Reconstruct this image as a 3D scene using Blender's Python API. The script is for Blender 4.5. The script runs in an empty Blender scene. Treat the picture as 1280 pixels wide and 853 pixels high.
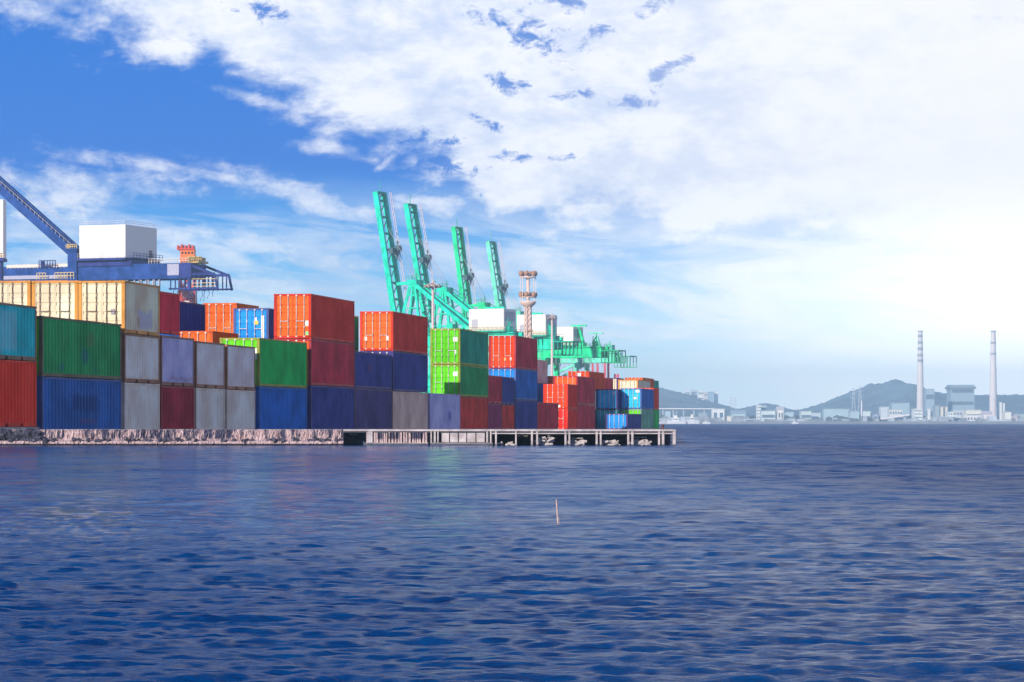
import bpy, bmesh, math, random
import numpy as np
from mathutils import Vector, Matrix
R = math.radians
random.seed(7)
sc = bpy.context.scene
COL = sc.collection

# ------------------------------------------------------------------ camera, light, sky, exposure
F = 3700.0            # focal length in photo pixels
HZ = 529.0            # photo row of the horizon
EYE = 0.98            # eye height over the water (water is z = 0)
cam = bpy.data.objects.new('camera', bpy.data.cameras.new('camera'))
COL.objects.link(cam); sc.camera = cam
cam.location = (0, 0, EYE); cam.rotation_euler = (R(90), 0, 0)
cam.data.sensor_width = 36; cam.data.lens = F / 1280 * 36
cam.data.shift_y = (HZ - 426.5) / 1280
cam.data.clip_start = 0.5; cam.data.clip_end = 30000

SUN_EL, SUN_AZ = 17.0, 33.0       # azimuth measured from straight behind the camera towards the left
to_sun = Vector((-math.sin(R(SUN_AZ)) * math.cos(R(SUN_EL)), -math.cos(R(SUN_AZ)) * math.cos(R(SUN_EL)), math.sin(R(SUN_EL))))
sl = bpy.data.lights.new('sun', 'SUN'); sl.energy = 4.6; sl.angle = R(0.5); sl.color = (1.0, 0.91, 0.78)
so = bpy.data.objects.new('sun', sl); COL.objects.link(so)
so.rotation_euler = to_sun.to_track_quat('Z', 'Y').to_euler()

sc.view_settings.view_transform = 'Standard'; sc.view_settings.look = 'None'
sc.view_settings.exposure = 0.25; sc.view_settings.gamma = 1.0
sc.cycles.volume_bounces = 4

class NT:
    """small expression helper over a node tree"""
    def __init__(s, nt): s.nt = nt
    def n(s, t, **k):
        d = s.nt.nodes.new(t)
        for a, b in k.items(): setattr(d, a, b)
        return d
    def put(s, sock, v):
        if hasattr(v, 'is_output') or isinstance(v, bpy.types.NodeSocket): s.nt.links.new(v, sock)
        else: sock.default_value = v
    def m(s, op, a, b=0.0, c=0.0, clamp=False):
        d = s.n('ShaderNodeMath', operation=op, use_clamp=clamp)
        s.put(d.inputs[0], a); s.put(d.inputs[1], b); s.put(d.inputs[2], c)
        return d.outputs[0]
    def add(s, a, b): return s.m('ADD', a, b)
    def sub(s, a, b): return s.m('SUBTRACT', a, b)
    def mul(s, a, b): return s.m('MULTIPLY', a, b)
    def mx(s, a, b): return s.m('MAXIMUM', a, b)
    def step(s, v, a, b, lo=0.0, hi=1.0):
        d = s.n('ShaderNodeMapRange', interpolation_type='SMOOTHSTEP')
        s.put(d.inputs['Value'], v); d.inputs['From Min'].default_value = a; d.inputs['From Max'].default_value = b
        d.inputs['To Min'].default_value = lo; d.inputs['To Max'].default_value = hi
        return d.outputs['Result']
    def vec(s, x, y, z=0.0):
        d = s.n('ShaderNodeCombineXYZ'); s.put(d.inputs[0], x); s.put(d.inputs[1], y); s.put(d.inputs[2], z); return d.outputs[0]
    def noise(s, v, scale=1.0, detail=4.0, rough=0.55, dist=0.0):
        d = s.n('ShaderNodeTexNoise'); s.put(d.inputs['Vector'], v)
        d.inputs['Scale'].default_value = scale; d.inputs['Detail'].default_value = detail
        d.inputs['Roughness'].default_value = rough; d.inputs['Distortion'].default_value = dist
        return d.outputs['Fac']
    def ramp(s, v, stops, mode='LINEAR'):
        d = s.n('ShaderNodeValToRGB'); s.put(d.inputs[0], v); cr = d.color_ramp; cr.interpolation = mode
        while len(cr.elements) < len(stops): cr.elements.new(0.5)
        for e, (p, c) in zip(cr.elements, stops):
            e.position = p; e.color = (c[0], c[1], c[2], 1) if hasattr(c, '__len__') else (c, c, c, 1)
        return d.outputs[0]
    def mix(s, f, a, b, mode='MIX'):
        d = s.n('ShaderNodeMix', data_type='RGBA', blend_type=mode)
        s.put(d.inputs[0], f)
        for k, v in ((6, a), (7, b)):
            if not isinstance(v, bpy.types.NodeSocket) and len(v) == 3: v = (*v, 1)
            s.put(d.inputs[k], v)
        return d.outputs[2]

def build_world():
    w = bpy.data.worlds.new('World'); sc.world = w; w.use_nodes = True
    nt = w.node_tree; nt.nodes.clear(); T = NT(nt)
    tc = T.n('ShaderNodeTexCoord').outputs['Generated']
    sep = T.n('ShaderNodeSeparateXYZ'); nt.links.new(tc, sep.inputs[0])
    x, y, z = sep.outputs
    az = T.m('ARCTAN2', x, y)
    el = T.m('ARCSINE', z)
    P = T.add(T.mul(az, F), 640.0)            # direction angles, in units of 1/3700 radian
    Q = T.sub(HZ, T.mul(el, F))
    # clear sky: elevation ramp blended with the Nishita sky
    e01 = T.m('DIVIDE', el, 0.6, clamp=True)
    k = 1 / 0.6
    clear = T.ramp(e01, [(0, (.86, 1.06, 1.14)), (.018 * k, (.55, .90, 1.06)), (.036 * k, (.22, .64, .96)), (.060 * k, (.03, .36, .84)),
                         (.086 * k, (.0, .15, .64)), (.14 * k, (.0, .15, .62)), (.25 * k, (.0, .085, .44)), (1.0, (.005, .07, .34))])
    ns = T.n('ShaderNodeTexSky', sky_type='NISHITA'); ns.sun_disc = False
    ns.sun_elevation = R(SUN_EL); ns.sun_rotation = math.atan2(to_sun.x, to_sun.y)
    nish = T.mix(1.0, ns.outputs[0], (.09, .09, .09), 'MULTIPLY')
    clear = T.mix(0.015, clear, nish)
    # noises
    base = T.vec(T.mul(P, 1 / 190), T.mul(Q, 1 / 95), 0.0)
    n1 = T.noise(base, 1.0, 7, 0.6, 0.3)
    n2 = T.noise(T.vec(T.mul(P, 1 / 60), T.mul(Q, 1 / 34), 3.3), 1.0, 6, 0.62, 0.2)
    tilt = T.add(Q, T.mul(P, -0.10))
    n3 = T.noise(T.vec(T.mul(P, 1 / 230), T.mul(tilt, 1 / 42), 8.1), 1.0, 7, 0.6, 0.8)
    big = T.noise(T.vec(T.mul(P, 1 / 900), T.mul(Q, 1 / 420), 5.0), 1.0, 5, 0.55, 0.4)
    # lower edge of the big cloud bank
    p01 = T.m('DIVIDE', T.add(P, 200), 1680.0, clamp=True)
    def pp(v): return (v + 200) / 1680
    edge = T.mul(T.ramp(p01, [(0, -.05), (pp(0), .04), (pp(170), .09), (pp(300), .175), (pp(420), .255), (pp(520), .345),
                              (pp(575), .375), (pp(610), .455), (pp(700), .485), (pp(860), .50), (pp(1100), .52), (1, .6)]), 600.0)
    wob = T.add(T.mul(T.sub(n1, .5), 190), T.mul(T.sub(n2, .5), 110))
    bank = T.step(T.add(T.sub(edge, Q), wob), -22, 40)
    # above the frame the bank breaks up into scattered cloud
    above = T.step(Q, -420, -60)
    scat = T.step(T.add(big, T.mul(T.sub(n1, .5), .5)), .62, .76)
    bank = T.add(T.mul(bank, above), T.mul(T.mul(scat, .8), T.sub(1.0, above)))
    def blob(a, b, wx, wy, sl_=0.0):
        dx = T.sub(P, a); dy = T.sub(T.sub(Q, b), T.mul(dx, sl_))
        dx = T.mul(dx, 1 / wx); dy = T.mul(dy, 1 / wy)
        return T.m('EXPONENT', T.mul(T.add(T.mul(dx, dx), T.mul(dy, dy)), -1.0))
    nn = T.add(n2, T.mul(T.sub(n1, .5), .6))
    hole = None
    fz = T.noise(T.vec(T.mul(P, 1 / 26), T.mul(Q, 1 / 17), 7.7), 1.0, 6, .68, .4)
    for a in [(672, 48, 62, 42, .5), (745, 46, 56, 22, -.5), (790, 128, 46, 16, -.1), (632, 106, 60, 18, .2), (822, 6, 50, 20, -.4), (980, -4, 40, 10, 0),
              (705, 5, 60, 18, 0), (842, 88, 50, 16, -.5), (655, 197, 80, 11, .05), (330, 22, 60, 20, .2), (545, 200, 90, 44, .35), (600, 150, 40, 14, .5), (1240, 30, 70, 14, .1), (620, 30, 60, 20, .3), (714, 120, 40, 14, 0)]:
        h = blob(*a); hole = h if hole is None else T.mx(hole, h)
    hole = T.step(T.add(T.mul(hole, .80), T.add(T.mul(T.sub(fz, .5), 1.9), T.mul(T.sub(n2, .5), .9))), .50, .92)
    bank = T.mul(bank, T.sub(1.0, T.mul(hole, .93)))
    # wisps
    w1 = None
    for a in [(325, 128, 95, 13, .22), (150, 205, 130, 16, .1), (482, 205, 20, 10, -.7), (410, 185, 60, 16, .1),
              (410, 262, 120, 22, .22), (550, 262, 70, 22, 0), (120, 235, 190, 32, .03), (340, 235, 120, 26, .2), (250, 300, 240, 28, .05), (420, 330, 170, 20, .0),
              (60, 265, 120, 34, 0), (600, 345, 110, 20, .0), (320, 350, 200, 30, 0), (720, 320, 120, 22, 0), (900, 385, 200, 45, 0), (700, 360, 90, 18, 0), (640, 400, 220, 18, 0), (90, 45, 60, 22, .3), (45, 15, 60, 22, 0), (170, 70, 30, 20, .3)]:
        h = blob(*a); w1 = h if w1 is None else T.mx(w1, h)
    w1 = T.step(T.add(T.mul(w1, .95), T.mul(T.sub(T.add(T.add(T.mul(n3, .36), T.mul(n2, .40)), T.mul(fz, .24)), .5), 3.6)), .30, 1.25)
    w1 = T.mul(w1, .80)
    veil = T.mul(T.step(n3, .34, .62), T.step(Q, 205, 330, 0, .8))
    veil = T.mul(veil, T.step(Q, 330, 530, 1, .7))
    cover = T.mx(bank, T.mx(w1, veil))
    # thin bright overcast towards the right
    right = T.mul(T.step(T.add(P, T.mul(T.sub(n3, .5), 160)), 540, 1330), T.step(Q, 560, 330, .95, 1.0))
    right = T.mul(right, T.step(Q, -1100, 330, .25, 1.0))
    right = T.mul(right, T.step(P, 10500, 8000))
    shade = T.add(T.mul(fz, .08), T.add(T.mul(n2, .34), T.mul(n1, .58)))
    ccol = T.mix(T.step(shade, .38, .58), (.54, .63, .85), (.90, .91, .97))
    col = T.mix(T.m('MULTIPLY', cover, .97, clamp=True), clear, ccol)
    col = T.mix(T.m('MULTIPLY', right, .97, clamp=True), col, T.mix(T.step(Q, 200, 440), (.90, .90, .93), (1.65, 1.62, 1.60)))
    below = T.step(el, -.04, -.002)
    col = T.mix(below, (.06, .13, .28), col)
    bg = T.n('ShaderNodeBackground'); nt.links.new(col, bg.inputs[0]); bg.inputs[1].default_value = 1.0
    out = T.n('ShaderNodeOutputWorld'); nt.links.new(bg.outputs[0], out.inputs[0])
build_world()

# ------------------------------------------------------------------ materials
def new_mat(name):
    m = bpy.data.materials.new(name); m.use_nodes = True
    nt = m.node_tree; b = nt.nodes['Principled BSDF']
    return m, NT(nt), b
_mc = {}
def plain(name, col, rough=.6, metal=0.0, var=.15, scale=3.0, bump=0.0):
    key = (name, tuple(col))
    if key in _mc: return _mc[key]
    m, T, b = new_mat(name)
    tc = T.n('ShaderNodeTexCoord').outputs['Object']
    n = T.noise(tc, scale, 5, .6)
    c = T.mix(T.step(n, .3, .7), tuple(x * (1 - var) for x in col), tuple(min(1, x * (1 + var)) for x in col))
    T.put(b.inputs['Base Color'], c); b.inputs['Roughness'].default_value = rough; b.inputs['Metallic'].default_value = metal
    if bump:
        bp = T.n('ShaderNodeBump'); bp.inputs['Strength'].default_value = bump; bp.inputs['Distance'].default_value = .05
        T.put(bp.inputs['Height'], n); T.put(b.inputs['Normal'], bp.outputs[0])
    _mc[key] = m; return m

def paint(name, col, seed=0.0, rust=.25, fade=.2, patches=(), rough=.5):
    """weathered container paint: fading, vertical rust runs, painted-over patches (x0,x1,z0,z1,colour,strength) in metres"""
    key = ('P', name, tuple(col), seed, rust, tuple(patches))
    if key in _mc: return _mc[key]
    m, T, b = new_mat(name)
    tc = T.n('ShaderNodeTexCoord').outputs['Object']
    sep = T.n('ShaderNodeSeparateXYZ'); T.put(sep.inputs[0], tc); x, y, z = sep.outputs
    xs = T.add(x, seed * 13.7); 
    big = T.noise(T.vec(xs, y, z), .45, 4, .55)
    streak = T.noise(T.vec(T.mul(xs, 3.2), T.mul(y, 3.2), T.mul(z, .35)), 1.0, 5, .65)
    fine = T.noise(T.vec(xs, y, z), 5.0, 5, .7)
    dark = tuple(c * (1 - fade) for c in col); lite = tuple(min(.85, c * (1 + fade) + .012) for c in col)
    c = T.mix(T.step(big, .3, .7), dark, lite)
    for (x0, x1, z0, z1, pc, st) in patches:
        jx = T.add(x, T.mul(T.sub(fine, .5), .5)); jz = T.add(z, T.mul(T.sub(streak, .5), .8))
        mx_ = T.mul(T.step(jx, x0, x0 + .25), T.step(jx, x1, x1 - .25))
        mz_ = T.mul(T.step(jz, z0, z0 + .25), T.step(jz, z1, z1 - .25))
        c = T.mix(T.mul(T.mul(mx_, mz_), T.step(fine, .2, .6, st * .5, st)), c, pc)
    c = T.mix(T.mul(T.step(streak, .52, .75), .22 * min(1, rust * 2)), c, tuple(q * .62 + .02 for q in col))
    rf = T.mul(T.step(T.add(T.mul(fine, .5), T.mul(streak, .55)), .60, .70), rust)
    c = T.mix(rf, c, (.20, .075, .03))
    T.put(b.inputs['Base Color'], c)
    T.put(b.inputs['Roughness'], T.step(fine, .3, .7, rough - .08, rough + .15))
    b.inputs['Specular IOR Level'].default_value = .06
    _mc[key] = m; return m

# ------------------------------------------------------------------ mesh helpers
class MB:
    def __init__(s): s.v = []; s.f = []; s.sm = []
    def quad(s, a, b, c, d):
        i = len(s.v); s.v += [tuple(a), tuple(b), tuple(c), tuple(d)]; s.f.append((i, i + 1, i + 2, i + 3)); s.sm.append(False)
    def box(s, x0, x1, y0, y1, z0, z1):
        i = len(s.v)
        s.v += [(x0, y0, z0), (x1, y0, z0), (x1, y1, z0), (x0, y1, z0), (x0, y0, z1), (x1, y0, z1), (x1, y1, z1), (x0, y1, z1)]
        for q in ((0, 3, 2, 1), (4, 5, 6, 7), (0, 1, 5, 4), (1, 2, 6, 5), (2, 3, 7, 6), (3, 0, 4, 7)):
            s.f.append(tuple(i + k for k in q)); s.sm.append(False)
    def bar(s, a, b, w, h=None, up=(0, 0, 1)):
        """rectangular bar from a to b"""
        a = Vector(a); b = Vector(b); h = h or w; d = (b - a).normalized(); up = Vector(up)
        if abs(d.dot(up)) > .98: up = Vector((1, 0, 0))
        sx = d.cross(up).normalized() * w / 2; sy = sx.cross(d).normalized() * h / 2
        i = len(s.v)
        for p in (a, b):
            for q in (-sx - sy, sx - sy, sx + sy, -sx + sy): s.v.append(tuple(p + q))
        for q in ((0, 3, 2, 1), (4, 5, 6, 7), (0, 1, 5, 4), (1, 2, 6, 5), (2, 3, 7, 6), (3, 0, 4, 7)):
            s.f.append(tuple(i + k for k in q)); s.sm.append(False)
    def tube(s, a, b, r0, r1=None, n=8, cap=True):
        a = Vector(a); b = Vector(b); r1 = r0 if r1 is None else r1; d = (b - a).normalized()
        up = Vector((0, 0, 1)) if abs(d.z) < .95 else Vector((1, 0, 0))
        sx = d.cross(up).normalized(); sy = sx.cross(d)
        i = len(s.v)
        for p, r in ((a, r0), (b, r1)):
            for k in range(n):
                t = 2 * math.pi * k / n; s.v.append(tuple(p + sx * math.cos(t) * r + sy * math.sin(t) * r))
        for k in range(n):
            k2 = (k + 1) % n; s.f.append((i + k, i + k2, i + n + k2, i + n + k)); s.sm.append(True)
        if cap:
            s.f.append(tuple(i + k for k in range(n))[::-1]); s.sm.append(False)
            s.f.append(tuple(i + n + k for k in range(n))); s.sm.append(False)
    def lathe(s, c, prof, n=16):
        c = Vector(c); i = len(s.v)
        for r, z in prof:
            for k in range(n):
                t = 2 * math.pi * k / n; s.v.append((c.x + r * math.cos(t), c.y + r * math.sin(t), c.z + z))
        for j in range(len(prof) - 1):
            for k in range(n):
                k2 = (k + 1) % n; s.f.append((i + j * n + k, i + j * n + k2, i + (j + 1) * n + k2, i + (j + 1) * n + k)); s.sm.append(True)
    def mesh(s, name, mat):
        me = bpy.data.meshes.new(name); me.from_pydata(s.v, [], s.f)
        me.polygons.foreach_set('use_smooth', s.sm); me.materials.append(mat); me.validate(); me.update(); return me
    def build(s, name, mat, parent=None):
        o = bpy.data.objects.new(name, s.mesh(name, mat)); COL.objects.link(o)
        if parent is not None: o.parent = parent
        return o
def link(name, me, parent=None):
    o = bpy.data.objects.new(name, me); COL.objects.link(o)
    if parent is not None: o.parent = parent
    return o
def empty(name, loc, rz=0.0):
    o = bpy.data.objects.new(name, None); COL.objects.link(o); o.location = loc; o.rotation_euler = (0, 0, rz); o.empty_display_size = .5
    return o
def tag(o, label=None, cat=None, group=None, kind=None):
    if label: o['label'] = label
    if cat: o['category'] = cat
    if group: o['group'] = group
    if kind: o['kind'] = kind
    return o
def at(px, py, Y): return Vector(((px - 640) / F * Y, Y, EYE + (HZ - py) / F * Y))
def sun_bevel(o, w=.02):
    b = o.modifiers.new('bevel', 'BEVEL'); b.width = w; b.segments = 1; b.limit_method = 'ANGLE'

# ------------------------------------------------------------------ water
QY = 129.5                       # distance of the quay front
def ocean_tile(N, size, lam, amp, wdir, seed, lo=0.0, spread=2.0):
    rng = np.random.default_rng(seed)
    k1 = np.fft.fftfreq(N, d=size / N) * 2 * np.pi
    kx, ky = np.meshgrid(k1, k1, indexing='ij'); k = np.hypot(kx, ky); k[0, 0] = 1
    kp = 2 * np.pi / lam
    ph = np.exp(-1.0 * (kp / k) ** 2) / k ** 3.6
    ph *= np.exp(-(k * 0.02) ** 2)
    c = np.abs((kx * math.cos(wdir) + ky * math.sin(wdir)) / k) ** spread
    ph *= (.10 + c)
    if lo: ph *= (k > 2 * np.pi / lo)
    ph[0, 0] = 0
    g = rng.normal(size=(N, N)) + 1j * rng.normal(size=(N, N))
    H = g * np.sqrt(ph)
    h = np.fft.ifft2(H).real; s_ = amp / h.std(); h *= s_
    dx = np.fft.ifft2(-1j * kx / k * H).real * s_; dy = np.fft.ifft2(-1j * ky / k * H).real * s_
    return h, dx, dy
def samp(f, size, x, y):
    N = f.shape[0]; u = (x / size * N) % N; v = (y / size * N) % N
    i = np.floor(u).astype(int); j = np.floor(v).astype(int); fu = u - i; fv = v - j
    i %= N; j %= N; i2 = (i + 1) % N; j2 = (j + 1) % N
    return (f[i, j] * (1 - fu) * (1 - fv) + f[i2, j] * fu * (1 - fv) + f[i, j2] * (1 - fu) * fv + f[i2, j2] * fu * fv)
def build_water():
    # row distances: even steps on the picture near the camera, growing steps far off
    offs = np.arange(375, 22, -.62)
    d = list(F * EYE / offs)
    while d[-1] < 7200: d.append(d[-1] * 1.03)
    d = [-400., -60., 0., 5.5, 8.0] + d; d = np.array(d)
    nc = 620; half = .235
    t = np.linspace(-1, 1, nc) * half
    dd = np.maximum(d, 9.0)
    X = t[None, :] * dd[:, None]; Y = np.repeat(d[:, None], nc, 1)
    t1 = ocean_tile(1536, 23.0, .52, .0066, R(96), 3, 0, 5)
    t2 = ocean_tile(1024, 7.3, .17, .0030, R(80), 5, .6, 6)
    t3 = ocean_tile(512, 97.0, 3.6, .0075, R(99), 9, 0, 5)
    gx = .6; Z = np.zeros_like(X); DX = np.zeros_like(X); DY = np.zeros_like(X)
    dy_ = np.gradient(dd); 
    for (tile, size, rot, lam) in ((t1, 23.0, 0, .75), (t2, 7.3, R(8), .22), (t3, 97.0, R(-6), 4.)):
        x = X * math.cos(rot) + Y * math.sin(rot); y = -X * math.sin(rot) + Y * math.cos(rot)
        att = np.exp(-(dy_ / (lam * .42)) ** 2)[:, None]
        Z += samp(tile[0], size, x, y) * att; DX += samp(tile[1], size, x, y) * att * gx; DY += samp(tile[2], size, x, y) * att * gx
    # patches of stronger and weaker chop
    g = .75 + .5 * samp((t3[0] - t3[0].min()) / (t3[0].max() - t3[0].min()), 97.0, X * .9 + 30, Y * .33)
    edge = np.clip((1 - np.abs(t) / half) / .03, 0, 1)[None, :]
    k = g * edge; k[:5] = 0
    X = X + DX * k; Y = Y + DY * k; Z = Z * k
    # outer columns reach far to both sides
    ex = []
    for m in (4.0, 1.6, 1.15): ex.append(m)
    L = np.stack([np.minimum(-half * dd * 1.02 - (m - 1.1) * 2200, -half * dd) for m in ex], 1)
    L[:, 2] = -half * dd * 1.25 - 2
    Rr = -L[:, ::-1]
    X = np.concatenate([L, X, Rr], 1); Y = np.concatenate([np.repeat(d[:, None], 3, 1), Y, np.repeat(d[:, None], 3, 1)], 1)
    Z = np.concatenate([np.zeros_like(L), Z, np.zeros_like(L)], 1)
    nr, ncc = X.shape
    co = np.stack([X, Y, Z], 2).reshape(-1, 3)
    idx = np.arange(nr * ncc).reshape(nr, ncc)
    q = np.stack([idx[:-1, :-1], idx[:-1, 1:], idx[1:, 1:], idx[1:, :-1]], 2).reshape(-1, 4)
    me = bpy.data.meshes.new('water')
    me.vertices.add(len(co)); me.vertices.foreach_set('co', co.ravel().astype(np.float32))
    me.loops.add(q.size); me.loops.foreach_set('vertex_index', q.ravel().astype(np.int32))
    me.polygons.add(len(q)); me.polygons.foreach_set('loop_start', np.arange(0, q.size, 4, dtype=np.int32))
    me.polygons.foreach_set('use_smooth', np.ones(len(q), dtype=bool))
    me.update(calc_edges=True)
    m, T, b = new_mat('sea_water')
    tc = T.n('ShaderNodeTexCoord').outputs['Object']
    sep = T.n('ShaderNodeSeparateXYZ'); T.put(sep.inputs[0], tc); x, y, z = sep.outputs
    patch = T.noise(T.vec(T.mul(x, .05), T.mul(y, .035), 0), 1.0, 4, .6)
    c = T.mix(T.step(patch, .35, .7), (.001, .042, .165), (.002, .088, .26))
    T.put(b.inputs['Base Color'], c)
    b.inputs['IOR'].default_value = 1.33; b.inputs['Roughness'].default_value = .10
    b.inputs['Specular IOR Level'].default_value = .07
    b.inputs['Specular Tint'].default_value = (.30, .60, 1.0, 1)
    rip = T.noise(T.vec(T.mul(x, 7.5), T.mul(y, 15), 0), 1.0, 5, .72, .3)
    ripm = T.noise(T.vec(T.mul(x, 1.5), T.mul(y, 3.2), 2), 1.0, 6, .70, .3)
    # sheltered, smoother water in the lee of the quay
    lee = T.mul(T.step(T.sub(x, T.mul(y, .045)), 7.0, -7.0), T.step(y, 14, 34))
    k1 = T.sub(1.0, T.mul(lee, .5))
    prev = None
    for h, st, ds in ((rip, .9, .035), (ripm, .8, .10)):
        bp = T.n('ShaderNodeBump'); T.put(bp.inputs['Strength'], T.mul(k1, st)); bp.inputs['Distance'].default_value = ds; T.put(bp.inputs['Height'], h)
        if prev is not None: T.put(bp.inputs['Normal'], prev)
        prev = bp.outputs[0]
    # wind chop too small to model far out: tilts the surface directly
    def tilt(sx, sy, seed, amp):
        d = T.n('ShaderNodeTexNoise'); T.put(d.inputs['Vector'], T.vec(T.mul(x, sx), T.mul(y, sy), seed)); d.inputs['Scale'].default_value = 1.0
        d.inputs['Detail'].default_value = 4; d.inputs['Roughness'].default_value = .65
        v1 = T.n('ShaderNodeVectorMath', operation='SUBTRACT'); T.put(v1.inputs[0], d.outputs['Color']); v1.inputs[1].default_value = (.5, .5, .5)
        v2 = T.n('ShaderNodeVectorMath', operation='MULTIPLY'); T.put(v2.inputs[0], v1.outputs[0]); v2.inputs[1].default_value = (amp * .16, amp, 0)
        v3 = T.n('ShaderNodeVectorMath', operation='SCALE'); T.put(v3.inputs[0], v2.outputs[0]); T.put(v3.inputs['Scale'], k1); return v3.outputs[0]
    acc = prev
    for sx, sy, sd, amp, y0, y1 in ((7, 17, 9.0, 1.3, -5, 5), (2.6, 2.6, 3.0, 2.4, 6, 18), (1.35, .60, 1.0, 2.4, 13, 45), (.40, .14, 5.0, 2.0, 30, 90)):
        va = T.n('ShaderNodeVectorMath', operation='ADD'); T.put(va.inputs[0], acc)
        far_ = T.n('ShaderNodeVectorMath', operation='SCALE'); T.put(far_.inputs[0], tilt(sx, sy, sd, amp)); T.put(far_.inputs['Scale'], T.step(y, y0, y1)); T.put(va.inputs[1], far_.outputs[0]); acc = va.outputs[0]
    nm = T.n('ShaderNodeVectorMath', operation='NORMALIZE'); T.put(nm.inputs[0], acc)
    T.put(b.inputs['Normal'], nm.outputs[0])
    T.put(b.inputs['Roughness'], T.sub(T.step(y, 9, 45, .17, .35), T.mul(lee, .215)))
    me.materials.append(m)
    o = link('water', me); tag(o, kind='structure')
build_water()

# ------------------------------------------------------------------ yard ground and quay
QT = EYE - 8 / (F / QY)          # top of the quay, m over water
def zg(Y): return max(.07, EYE - (.45 + .0014 * (Y - 130)))
m_conc = plain('concrete', (.33, .31, .30), .85, var=.25, scale=.8, bump=.3)
def build_ground():
    mb = MB()
    ys = [QY + 6.2, 160, 200, 250, 300, 350, 400, 470, 700, 1000, 1400]
    def xr(Y): return (838 - 640) / F * Y if Y < 500 else (812 - 640) / F * Y
    for a, b in zip(ys[:-1], ys[1:]):
        za, zb = zg(a), zg(b); xa, xb = xr(a), xr(b)
        mb.quad((-600, a, za), (xa, a, za), (xb, b, zb), (-600, b, zb))
        mb.quad((xa, a, -1), (xb, b, -1), (xb, b, zb), (xa, a, za))
    a = ys[0]; mb.quad((-600, a, -1), (xr(a), a, -1), (xr(a), a, zg(a)), (-600, a, zg(a)))
    tag(mb.build('yard_pavement', plain('yard_asphalt', (.09, .09, .095), .9, var=.3, scale=.5)), kind='structure')
build_ground()

def sea_wall_mat():
    m, T, b = new_mat('stained_stone')
    tc = T.n('ShaderNodeTexCoord').outputs['Object']
    sep = T.n('ShaderNodeSeparateXYZ'); T.put(sep.inputs[0], tc); x, y, z = sep.outputs
    st = T.noise(T.vec(T.mul(x, 5.5), T.mul(y, 3), T.mul(z, 1.0)), 1.0, 6, .7, .2)
    fn = T.noise(T.vec(T.mul(x, 14), T.mul(y, 14), T.mul(z, 14)), 1.0, 4, .7)
    ar = T.noise(T.vec(T.mul(x, .45), 0, 0), 1.0, 3, .6)
    pale = T.mix(T.step(fn, .3, .7), (.40, .28, .29), (.64, .49, .49))
    hi = T.step(z, .20, .34)
    dk = T.mul(T.step(T.add(st, T.mul(T.sub(ar, .5), .6)), .45, .57), hi)
    c = T.mix(dk, pale, (.05, .05, .10))
    c = T.mix(T.step(T.add(z, T.mul(T.sub(fn, .5), .06)), .10, .05), c, (.012, .015, .03))
    T.put(b.inputs['Base Color'], c); b.inputs['Roughness'].default_value = .9
    bp = T.n('ShaderNodeBump'); bp.inputs['Strength'].default_value = .6; bp.inputs['Distance'].default_value = .04; T.put(bp.inputs['Height'], fn)
    T.put(b.inputs['Normal'], bp.outputs[0])
    return m
m_sea = sea_wall_mat()
def xq(px): return (px - 640) / F * QY
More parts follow.
